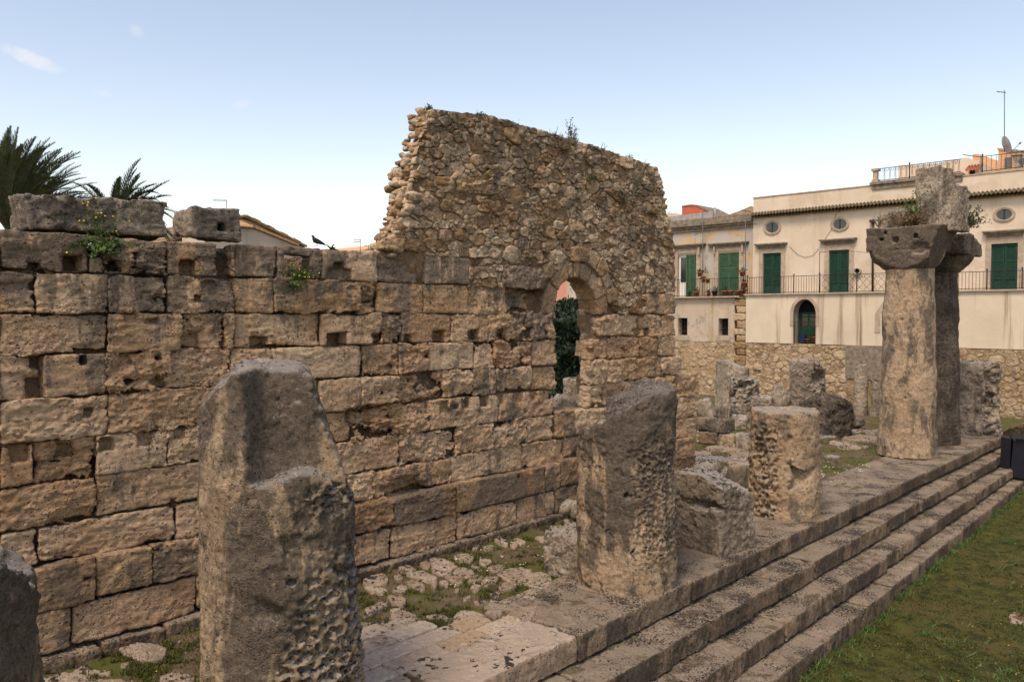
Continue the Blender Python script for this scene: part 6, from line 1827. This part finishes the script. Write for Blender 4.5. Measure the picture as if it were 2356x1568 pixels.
sp += [(rr.uniform(-.3, .3), rr.uniform(.05, .6), 1.05, rr.uniform(.6, 1.4)) for _ in range(8)]
palm('palm with thinner fronds rising behind the long block on the wall top', atd(268, 515, 25.0), -1, 1.95, sp, 5, False)
sp = [(rr.uniform(0, 6.28), rr.uniform(.2, 1.4), 1, 1) for _ in range(18)]
palm('tiny distant palm top behind the pigeon', atd(763, 578, 48), 2, .5, sp, 7, False)

def tree_bush():
    c = atd(1300, 800, 27.5)
    T = thing('evergreen_tree', 'dense dark evergreen tree filling the arched doorway', 'tree', (c[0], c[1], 0))
    obj('trunk', MB().tube([(c[0], c[1], -.1), (c[0]+.1, c[1], 1.2), (c[0], c[1], 3.4)], [.16, .13, .05], 8).get(), MAT['bark'], T)
    r = np.random.default_rng(9)
    bl = [(c + np.array([r.normal(0, .55), r.normal(0, .55), 0]), r.uniform(.45, .8)) for _ in range(26)]
    V, F, n = [], [], 0
    zt = atd(1300, 708, 27.5)[2]
    for k, (b_, R) in enumerate(bl):
        z = .9 + (zt - 1.2) * (k / 25.0); sh = 1.25 - .55 * (k / 25.0)
        b0 = np.array([c[0] + (b_[0]-c[0])*sh, c[1] + (b_[1]-c[1])*sh, z])
        for _ in range(900):
            d = r.normal(size=3); d /= np.linalg.norm(d)
            p = b0 + d * R * r.uniform(.55, 1.1) ** .5 * (1, 1, .9)
            e = d * .7 + r.normal(0, .5, 3) + (0, 0, .35); e /= np.linalg.norm(e)
            w = np.cross(e, r.normal(size=3)); w /= np.linalg.norm(w)
            l = r.uniform(.10, .19)
            V.append(np.array([p - w*.02, p + e*l*.5 - w*.034, p + e*l, p + e*l*.5 + w*.034])); F.append((n, n+1, n+2, n+3)); n += 4
    cr_ = obj('crown', (np.vstack(V), F), MAT['bush'], T, False)
    def fn(X, Y, Z):
        d = np.full(X.shape, 9.0, np.float32)
        for k, (b_, R) in enumerate(bl):
            z = .9 + (zt - 1.2) * (k / 25.0); sh = 1.25 - .55 * (k / 25.0)
            d = np.minimum(d, np.sqrt((X - c[0] - (b_[0]-c[0])*sh)**2 + (Y - c[1] - (b_[1]-c[1])*sh)**2 + (Z - z)**2) - R * .72)
        return d
    obj('inner_foliage', surfnet(fn, (c[0]-2.6, c[1]-2.6, .1), (c[0]+2.6, c[1]+2.6, zt + .4), .12, lambda P: .12 * samp(NR, P, 1.2), .3), MAT['bush'], cr_)
    # dry grass on the bank
tree_bush()

def weed(name, label, cat, p, h, spread, nst, lean=(0, 0, 0), leaf='green', stemm='green', flowers=0, fmat='yellow', leafn=14, leaf_l=.06, seed=0, up=.7, hang=0.0, out=None):
    r = np.random.default_rng(seed); p = np.asarray(p, float)
    T = thing(name, label, cat, p)
    st = MB(); lf = MB(); tips = []
    for _ in range(nst):
        d = r.normal(size=3) * spread; d[2] = abs(d[2]) * .3 + up; d += np.asarray(lean)
        if out is not None: d += np.asarray(out) * r.uniform(.3, 1)
        d /= np.linalg.norm(d)
        L = h * r.uniform(.45, 1.0); q = p + r.normal(0, .25, 3) * spread * h * np.array([.5, .8, .1]); pts = [q.copy()]
        for i in range(6):
            d = d + r.normal(0, .16, 3) + np.array([0, 0, -hang * .3 * (i / 3)]); d /= np.linalg.norm(d)
            q = q + d * L / 6; pts.append(q.copy())
        st.tube(pts, [q_ * float(np.clip(np.linalg.norm(p - CC) / 13, .8, 2.2)) for q_ in (.006, .006, .005, .005, .004, .003, .0025)], 3, False)
        tips.append(pts[-1])
        for _ in range(leafn):
            k = r.integers(1, 7); c = pts[k] + r.normal(0, .02, 3)
            e = r.normal(size=3); e[2] += .3; e /= np.linalg.norm(e)
            w = np.cross(e, r.normal(size=3)); w /= np.linalg.norm(w); l = leaf_l * r.uniform(.5, 1.2)
            lf.add([c, c + e*l*.5 + w*l*.28, c + e*l, c + e*l*.5 - w*l*.28], [(0, 1, 2, 3)])
    obj('stems', st.get(), MAT[stemm], T)
    if leafn: obj('leaves', lf.get(), MAT[leaf], T, False)
    if flowers:
        fm = MB(); t = np.linspace(0, 2*np.pi, 6, endpoint=False)
        for i in range(flowers):
            c = tips[i % len(tips)] + r.normal(0, .02, 3) * (1 + i // len(tips)); s = r.uniform(.009, .015)
            a = np.array([.8, -.4, .5]) + r.normal(0, .3, 3); a /= np.linalg.norm(a)
            e1 = np.cross(a, (0, 0, 1)); e1 /= np.linalg.norm(e1); e2 = np.cross(a, e1)
            V = [c + (e1*math.cos(q) + e2*math.sin(q))*s for q in t]
            fm.add(V + [c + a*s*.5], [(i, (i+1) % 6, 6) for i in range(6)] + [(5, 4, 3, 2, 1, 0)])
        obj('flowers', fm.get(), MAT[fmat], T, False)
XP = XW + .03
weed('wall_plant', 'leafy yellow-flowered plant hanging from the gap under the long top block', 'plant', onx(222, 568, XP), .5, .55, 24, out=(.5, 0, -.25), flowers=7, leafn=22, leaf_l=.085, seed=1, up=.15, hang=.5)
weed('wall_plant', 'tall yellow flowering stems rising before the long top block', 'plant', onx(226, 545, XP + .03), .62, .45, 16, out=(.15, .1, 0), flowers=18, leafn=7, leaf_l=.05, seed=2, up=.9)
weed('wall_plant', 'bushy yellow-flowered plant growing in the square opening below the pigeon', 'plant', onx(684, 644, XP - .08), .40, .6, 46, out=(.3, 0, -.05), flowers=20, leafn=16, leaf_l=.045, seed=3, up=.45, hang=.12)
weed('wall_plant', 'trailing green tuft below the square opening under the pigeon', 'plant', onx(678, 652, XP + .02), .22, .5, 22, out=(.2, 0, -.4), flowers=3, leafn=14, leaf_l=.04, seed=4, up=.0, hang=.3)
weed('dry_stems', 'thin dry stems hanging in the square opening above the yellow flowers', 'plant', onx(668, 600, XP - .1), .35, .5, 7, out=(0, .8, 0), leaf='dry', stemm='dry', leafn=0, seed=5, up=.1, hang=.3)
def topz(x, y): return onx(x, y, XW - .12)
weed('wall_shrub', 'tall wiry shrub sprig standing on the rubble wall top', 'shrub', topz(1313, 338), .72, .22, 12, lean=(0, .12, .3), leaf='olive', stemm='dry', leafn=22, leaf_l=.06, seed=6)
weed('wall_shrub', 'green foot of the wiry sprig on the rubble wall top', 'shrub', topz(1317, 338), .30, .5, 26, leaf='green', stemm='green', leafn=16, leaf_l=.05, seed=7)
weed('grass_tuft', 'grass tuft at the highest corner of the rubble wall', 'plant', topz(987, 252), .12, .8, 22, leafn=4, leaf_l=.06, seed=8)
weed('grass_tuft', 'small green tuft on the rubble wall top right of its corner', 'plant', topz(1103, 270), .14, .7, 18, leafn=5, leaf_l=.05, seed=9)
weed('grass_tuft', 'thin stems on the rubble wall top, left of the wiry sprig', 'plant', topz(1190, 296), .22, .5, 10, leaf='olive', stemm='dry', leafn=4, leaf_l=.04, seed=10)
weed('dry_stems', 'curly dry stems just left of the wiry sprig on the rubble wall', 'plant', topz(1275, 325), .42, .6, 14, leaf='dry', stemm='dry', leafn=1, seed=11, up=.5)
weed('grass_tuft', 'small upright tuft on the wall top right of the wiry sprig', 'plant', topz(1367, 350), .16, .4, 12, leafn=6, leaf_l=.05, seed=12)
weed('dry_stems', 'bare forked stems on the rubble wall top between two tufts', 'plant', topz(1383, 356), .34, .4, 6, leaf='dry', stemm='dry', leafn=0, seed=13)
weed('grass_tuft', 'dark green tuft on the wall top near its right end', 'plant', topz(1446, 375), .25, .6, 20, leafn=9, leaf_l=.05, seed=14)
weed('dry_stems', 'wispy stems at the right end of the rubble wall top', 'plant', topz(1478, 384), .24, .4, 6, leaf='dry', stemm='dry', leafn=0, seed=15)
weed('wall_shrub', 'dark brown dead tuft under the wiry sprig on the rubble face', 'shrub', onx(1300, 345, XP + .02), .25, .7, 26, out=(.4, 0, -.2), leaf='dry', stemm='dry', leafn=8, leaf_l=.05, seed=16, up=.0)
weed('wall_shrub', 'green and brown creeper low on the upper right rubble face', 'shrub', onx(1428, 440, XP + .03), .55, .5, 26, out=(.3, 0, -.5), leaf='olive', stemm='dry', leafn=12, leaf_l=.05, seed=17, up=-.2)
weed('wall_shrub', 'dark green sprig high on the right rubble face', 'shrub', onx(1360, 405, XP + .03), .3, .5, 16, out=(.3, 0, -.4), leaf='green', stemm='dry', leafn=10, leaf_l=.05, seed=18, up=-.1)
weed('wall_shrub', 'brown dead creeper near the right edge of the rubble face', 'shrub', onx(1497, 490, XP + .03), .35, .7, 26, out=(.4, 0, -.2), leaf='dry', stemm='dry', leafn=9, leaf_l=.05, seed=19, up=.0)
zc = 7.74
weed('capital_plant', 'reddish brown weeds with yellow flowers on the column capital', 'plant', tuple(atd(2098, 512, 27.0)[:2]) + (zc,), .8, 1.0, 110, leaf='dry', stemm='dry', flowers=14, leafn=12, leaf_l=.09, seed=20)
weed('capital_plant', 'green flowering stems against the left side of the tall block', 'plant', tuple(atd(2107, 500, 26.9)[:2]) + (zc + .3,), 1.1, .3, 14, leaf='green', stemm='green', flowers=8, leafn=16, leaf_l=.08, seed=21)
weed('capital_plant', 'windswept grey-green shrub at the right foot of the tall block', 'plant', tuple(atd(2200, 522, 27.5)[:2]) + (7.62,), 1.15, .28, 46, lean=tuple(CR * .9), leaf='olive', stemm='olive', flowers=0, leafn=26, leaf_l=.10, seed=22)
weed('capital_plant', 'thin pale weed at the left end of the column capital', 'plant', tuple(atd(2022, 513, 27.0)[:2]) + (zc,), .55, .5, 9, leaf='olive', stemm='dry', flowers=2, leafn=6, leaf_l=.05, seed=23)

# ------------------------------------------------------------------ grasses and small ground cover
def blades(name, label, P, hmin, hmax, w, mats, seed, lean=.5):
    r = np.random.default_rng(seed); n = len(P)
    a = r.uniform(0, 6.283, n); h = r.uniform(hmin, hmax, n)
    u = np.stack([np.cos(a), np.sin(a), np.zeros(n)], -1) * w
    t = np.stack([r.normal(0, lean, n), r.normal(0, lean, n), np.ones(n)], -1) * h[:, None]
    mid = P + t * .55 + r.normal(0, .004, (n, 3))
    V = np.stack([P - u, P + u, mid + u * .7, mid - u * .7, P + t + r.normal(0, .4, (n, 3)) * h[:, None] * [1, 1, 0]], 1).reshape(-1, 3)
    k = np.arange(n) * 5
    F = np.concatenate([np.stack([k, k+1, k+2, k+3], -1), np.stack([k+3, k+2, k+4, k+4], -1)])
    F = [tuple(f) for f in np.stack([k, k+1, k+2, k+3], -1)] + [tuple(f) for f in np.stack([k+3, k+2, k+4], -1)]
    o = obj(name, (V, F), mats, None, False)
    o['kind'] = 'stuff'; o['label'] = label
    return o
def scatter(n, x0, x1, y0, y1, seed, z, dens, scale, thr, bias=2.0):
    r = np.random.default_rng(seed)
    y = y0 + (y1 - y0) * r.random(n) ** bias; x = r.uniform(x0, x1, n)
    P = np.stack([x, y, np.zeros(n)], -1).astype(np.float32)
    d = samp(NV, P, scale) + .5 * samp(NR, P, scale * .3)
    P = P[d > thr + r.normal(0, .25, n)].astype(float)
    return P
def surf_floor(P):
    Q = P.astype(np.float32); Q[:, 2] = 0
    P[:, 2] = -0.05 + .028 * samp(NV, Q, 4.0) + .010 * samp(NR, Q, 1.2); return P
def surf_lawn(P):
    Q = P.astype(np.float32); Q[:, 2] = 0
    P[:, 2] = -1.66 + .05 * samp(NV, Q, 9.0) + .004 * np.clip(P[:, 1], 0, 43) - .004; return P
P = surf_floor(scatter(110000, -11.9, -8.9, 2.6, 15.5, 1, 0, 1, 3.1, -.15, 1.2))
blades('grass', 'short green grass growing between the paving stones', P, .03, .09, .008, MAT['grass'], 1)
P = surf_floor(scatter(50000, -11.9, -8.9, 2.6, 15.5, 2, 0, 1, 2.2, .25, 1.2))
blades('dry_grass', 'brownish dry grass between the paving stones', P, .02, .06, .006, MAT['grass_dry'], 2)
P = surf_floor(scatter(35000, -15, -9.3, 15.5, 34, 3, 0, 1, 4.0, -.1, 1.3)); P[:, 2] += .03
blades('grass', 'thin grass over the far temple floor', P, .03, .08, .012, MAT['grass'], 3)
P = surf_lawn(scatter(180000, -5.85, 1.5, 10.5, 34, 4, 0, 1, 3.0, -.55, 1.9))
blades('grass', 'low mossy lawn along the foot of the steps', P, .02, .065, .008, MAT['grass'], 4, .9)
P = surf_lawn(scatter(60000, -5.85, 1.5, 10.5, 34, 5, 0, 1, 2.2, .35, 1.9))
blades('dry_grass', 'brown worn patches of the lawn', P, .015, .05, .008, MAT['grass_dry'], 5, 1.0)
# taller weeds along the foot of the steps and in the rough right-hand part
r5 = np.random.default_rng(55)
Q = np.stack([-5.78 - .022 * 0 + np.abs(r5.normal(0, .10, 5000)), r5.uniform(10.5, 33, 5000), np.zeros(5000)], -1); Q = Q[samp(NR, Q.astype(np.float32), 2.5) > .25 + r5.normal(0, .3, 5000)]; Q[:, 0] -= .022 * np.clip(Q[:, 1] - 13, 0, 30)
blades('weeds', 'taller weeds along the foot of the lowest step', surf_lawn(Q), .04, .16, .010, MAT['green'], 6, .6)
Q = scatter(14000, -5.0, 1.5, 13, 30, 7, 0, 1, 1.6, .6, 1.0); Q = Q[Q[:, 0] > -4.9 + (18 - Q[:, 1]) * .18]
blades('weeds', 'dark broad-leaved weeds on the right of the lawn', surf_lawn(Q), .05, .14, .018, MAT['green'], 7, .9)
rt5 = np.random.default_rng(77)
Q = []
for _ in range(110):
    y = 10.5 + 20 * rt5.random() ** 1.5; x = rt5.uniform(-5.6, 1.0); m_ = int(rt5.integers(25, 70))
    rr_ = rt5.uniform(.04, .14)
    Q.append(np.column_stack([x + rt5.normal(0, rr_, m_), y + rt5.normal(0, rr_, m_), np.zeros(m_)]))
blades('weeds', 'scattered tufts of longer grass in the lawn', surf_lawn(np.vstack(Q)), .04, .13, .009, MAT['green'], 9, .55)
# joints of the steps
Q = []
for x, z in ((-7.36, -.44), (-6.76, -.87), (-6.2, -1.29)):
    n = 1300
    y = r5.uniform(5, 34, n); keep = samp(NR, np.stack([y * 0, y, y * 0 + x], -1).astype(np.float32), 3.0) > .5
    Q.append(np.stack([x + np.abs(r5.normal(0, .03, n)) - .012 * np.clip(y - 11, 0, 30) * (x > -7), y, np.full(n, z)], -1)[keep])
blades('weeds', 'little weeds in the corners between the steps', np.vstack(Q), .02, .07, .008, MAT['green'], 8, .7)
def petals(name, label, P, s, mat, seed):
    r = np.random.default_rng(seed); m = MB(); t = np.linspace(0, 2*np.pi, 5, endpoint=False)
    for p in P:
        q = s * r.uniform(.6, 1.2); z = r.uniform(.03, .08)
        m.add([p + (q*math.cos(a), q*math.sin(a), z) for a in t] + [p + (0, 0, z + q*.6)], [(i, (i+1) % 5, 5) for i in range(5)])
    o = obj(name, m.get(), MAT[mat], None, False); o['kind'] = 'stuff'; o['label'] = label
P = surf_floor(scatter(900, -11.6, -9.6, 9.5, 14.8, 21, 0, 1, 2.6, .5, 1.0)); petals('small_flowers', 'tiny white flowers in the grass near the wall foot', P, .016, 'whitef', 1)
P = surf_floor(scatter(1100, -10.6, -8.6, 19, 26, 22, 0, 1, 3.0, .5, 1.0)); P[:, 2] += .03; petals('small_flowers', 'tiny white flowers on the far temple floor', P, .02, 'whitef', 2)
P = surf_lawn(scatter(230, -5.7, 0, 10.5, 22, 23, 0, 1, 4.0, -.2, 1.5)); petals('small_flowers', 'tiny yellow flowers dotted over the lawn', P, .012, 'yellow', 3)
P = surf_floor(scatter(60, -11.4, -9.6, 4, 9, 24, 0, 1, 4.0, -.2, 1.0)); petals('small_flowers', 'a few yellow flowers between the paving stones', P, .014, 'yellow', 4)
def pebbles(name, label, P, s0, s1, mat, seed):
    r = np.random.default_rng(seed); V0, F0 = ICO[1]; V = []; F = []; n = 0
    for p in P:
        s = r.uniform(s0, s1) * r.uniform(.6, 1.3, 3) * (1, 1, .6)
        a = r.uniform(0, 6.28); c, s_ = math.cos(a), math.sin(a)
        Q = V0 * (1 + r.normal(0, .12, (len(V0), 1))) * s
        Q = np.column_stack([Q[:, 0]*c - Q[:, 1]*s_, Q[:, 0]*s_ + Q[:, 1]*c, Q[:, 2]]) + p
        V.append(Q); F += [tuple(i + n for i in f) for f in F0]; n += len(Q)
    o = obj(name, (np.vstack(V), F), MAT[mat], None); o['kind'] = 'stuff'; o['label'] = label
pebbles('pebbles', 'small pale stones scattered over the lawn', surf_lawn(scatter(500, -5.5, 1.5, 10.5, 32, 31, 0, 1, 2.5, .3, 1.3)), .012, .045, 'paving', 1)
pebbles('pebbles', 'loose chips of stone on the peristyle floor', surf_floor(scatter(420, -11.8, -9.4, 3, 22, 32, 0, 1, 2.0, .1, 1.2)), .012, .045, 'paving', 2)

# ------------------------------------------------------------------ pigeon
def pigeon():
    p = onx(729, 566, XW - .12)
    T = thing('pigeon', 'dark grey pigeon perched on the wall top looking left', 'pigeon', p)
    s = .66
    me = bpy.data.meshes.new('body'); bo = link('body', me, T, p)
    V = [(0, .30, .03), (0, .20, .065), (0, .10, .10), (0, .0, .135), (0, -.075, .165), (0, -.105, .215), (0, -.115, .262), (0, -.14, .268), (0, -.175, .258)]
    R = [(.035, .008), (.045, .018), (.065, .055), (.078, .080), (.066, .072), (.036, .042), (.034, .036), (.022, .024), (.007, .007)]
    V = [tuple(q * s for q in v) for v in V]; R = [tuple(q * s for q in v) for v in R]
    me.from_pydata(V, [(i, i+1) for i in range(8)], [])
    m = bo.modifiers.new('s', 'SKIN')
    for i, q in enumerate(me.skin_vertices[0].data if me.skin_vertices else []): q.radius = R[i]
    if not me.skin_vertices:
        pass
    bo.modifiers.new('d', 'SUBSURF').levels = 2; bo.modifiers['d'].render_levels = 2
    me.materials.append(plain('pigeon_feathers', (.022, .022, .027), .6, .5, 25))
    for sx in (-1, 1):
        w = [(sx*.062, -.06, .17), (sx*.085, .02, .165), (sx*.075, .12, .115), (sx*.035, .24, .07), (sx*.06, .10, .075), (sx*.08, .0, .085), (sx*.07, -.07, .11)]
        obj('wing', MB().prism([p + np.array(q) * s for q in w], (sx*.012, 0, 0)).get(), bo.data.materials[0], T, False)
        obj('leg', MB().tube([p + (sx*.018, -.0, .05), p + (sx*.018, -.007, 0.0)], .004, 5).tube([p + (sx*.018, .014, .004), p + (sx*.018, -.028, .004)], .003, 4).get(), MAT['redwall'], T)
    return bo
pg = pigeon()

# ------------------------------------------------------------------ floodlight at the right edge
def floodlight():
    base = onz(2335, 1116, -1.52)
    d = proj_d = float((base - CC) @ CF)
    s = d / FPX
    rt, tw = frame((base[0], base[1])); rt3 = np.array([*rt, 0]); tw3 = np.array([*tw, 0])
    T = thing('floodlight', 'big black floodlight on a short post at the right edge beside the steps', 'floodlight', base)
    def P(px, h, v): return base + rt3 * (px - 2335) * s + tw3 * v + np.array([0, 0, h])
    z0, z1 = (1116 - 1085) * s, (1116 - 1003) * s
    q = lambda px, y, v: P(px, (1116 - y) * s, v)
    body = MB()
    A = [q(2325, 1092, .30), q(2395, 1103, .30), q(2395, 1010, .30), q(2331, 1010, .30)]
    B = [q(2321, 1088, -.25), q(2390, 1095, -.25), q(2390, 1000, -.25), q(2323, 1002, -.25)]
    body.add(A + B, [(0, 1, 2, 3), (7, 6, 5, 4), (0, 4, 5, 1), (1, 5, 6, 2), (2, 6, 7, 3), (3, 7, 4, 0)])
    o = obj('housing', body.get(), MAT['lampblack'], T, False)
    rim = MB(); 
    A = [q(2306, 1080, .22), q(2324, 1088, .28), q(2326, 1007, .28), q(2306, 1004, .22)]
    B = [a - tw3 * .6 for a in A]
    rim.add(A + B, [(0, 1, 2, 3), (7, 6, 5, 4), (0, 4, 5, 1), (1, 5, 6, 2), (2, 6, 7, 3), (3, 7, 4, 0)])
    obj('visor', rim.get(), MAT['lampblack'], T, False)
    fn_ = MB()
    for i in range(16):
        a = q(2337 + i * 4, 1008, .24); fn_.box(a + (-.018, -.2, 0), a + (.018, .2, .05))
    obj('cooling_fins', fn_.get(), MAT['lampblack'], T, False)
    obj('post', MB().tube([base, q(2335, 1086, 0)], .11, 10).get(), MAT['lampblack'], T)
    obj('base_plate', MB().box(base + (-.25, -.3, -.03), base + (.8, .3, .02)).get(), MAT['sill'], T, False)
MAT['lampblack'] = plain('black_lamp_paint', (0.010, 0.011, 0.018), .45, .2, 4)
floodlight()

MAT['brickdull'] = plain('worn_brick', (0.16, 0.075, 0.045), .9, .4, 12, .3)
def bricks():
    T = thing('brick_edging', 'broken brick and pale edging half sunk in the lawn at the right', 'brick edging', onz(2345, 1425, -1.63))
    for i, (x, y, sx, sy, mt) in enumerate(((2347, 1420, .16, .10, 'brickdull'), (2340, 1432, .10, .04, 'paving'), (2356, 1434, .16, .045, 'paving'), (2331, 1417, .05, .10, 'paving'))):
        p = onz(x, y, -1.62)
        obj('brick' if mt == 'brickdull' else 'edging_stone', rough_block((p[0]-sx, p[1]-sy*2, p[2]-.1), (p[0]+sx, p[1]+sy*2, p[2]+.04), .022, amp=.008, k=.02, seed=i), MAT[mt], T)
bricks()

# things of one kind share a group
for _n, _g in (('column_stump', 'column stumps of the temple'), ('fallen_rock', 'fallen rocks among the ruins'), ('tv_antenna', 'television antennas on the roofs'), ('wall_plant', 'flowering plants on the ashlar wall'),
               ('wall_shrub', 'shrubs and creepers on the rubble wall'), ('grass_tuft', 'tufts on the rubble wall top'), ('dry_stems', 'dry stems on the walls'), ('capital_plant', 'plants on the column capitals'),
               ('palm_tree', 'palms beyond the wall'), ('flower_pot', 'flower pots on the balconies and doorstep'), ('balcony_railing', 'balcony railings'), ('facade_cable', 'cables on the cream facade'),
               ('washing_line_post', 'washing line posts'), ('stone_block', 'loose stone blocks')):
    for _o in list(bpy.data.objects):
        if _o.parent is None and _o.name.split('.')[0] == _n and 'group' not in _o and 'category' in _o:
            _o['group'] = _g
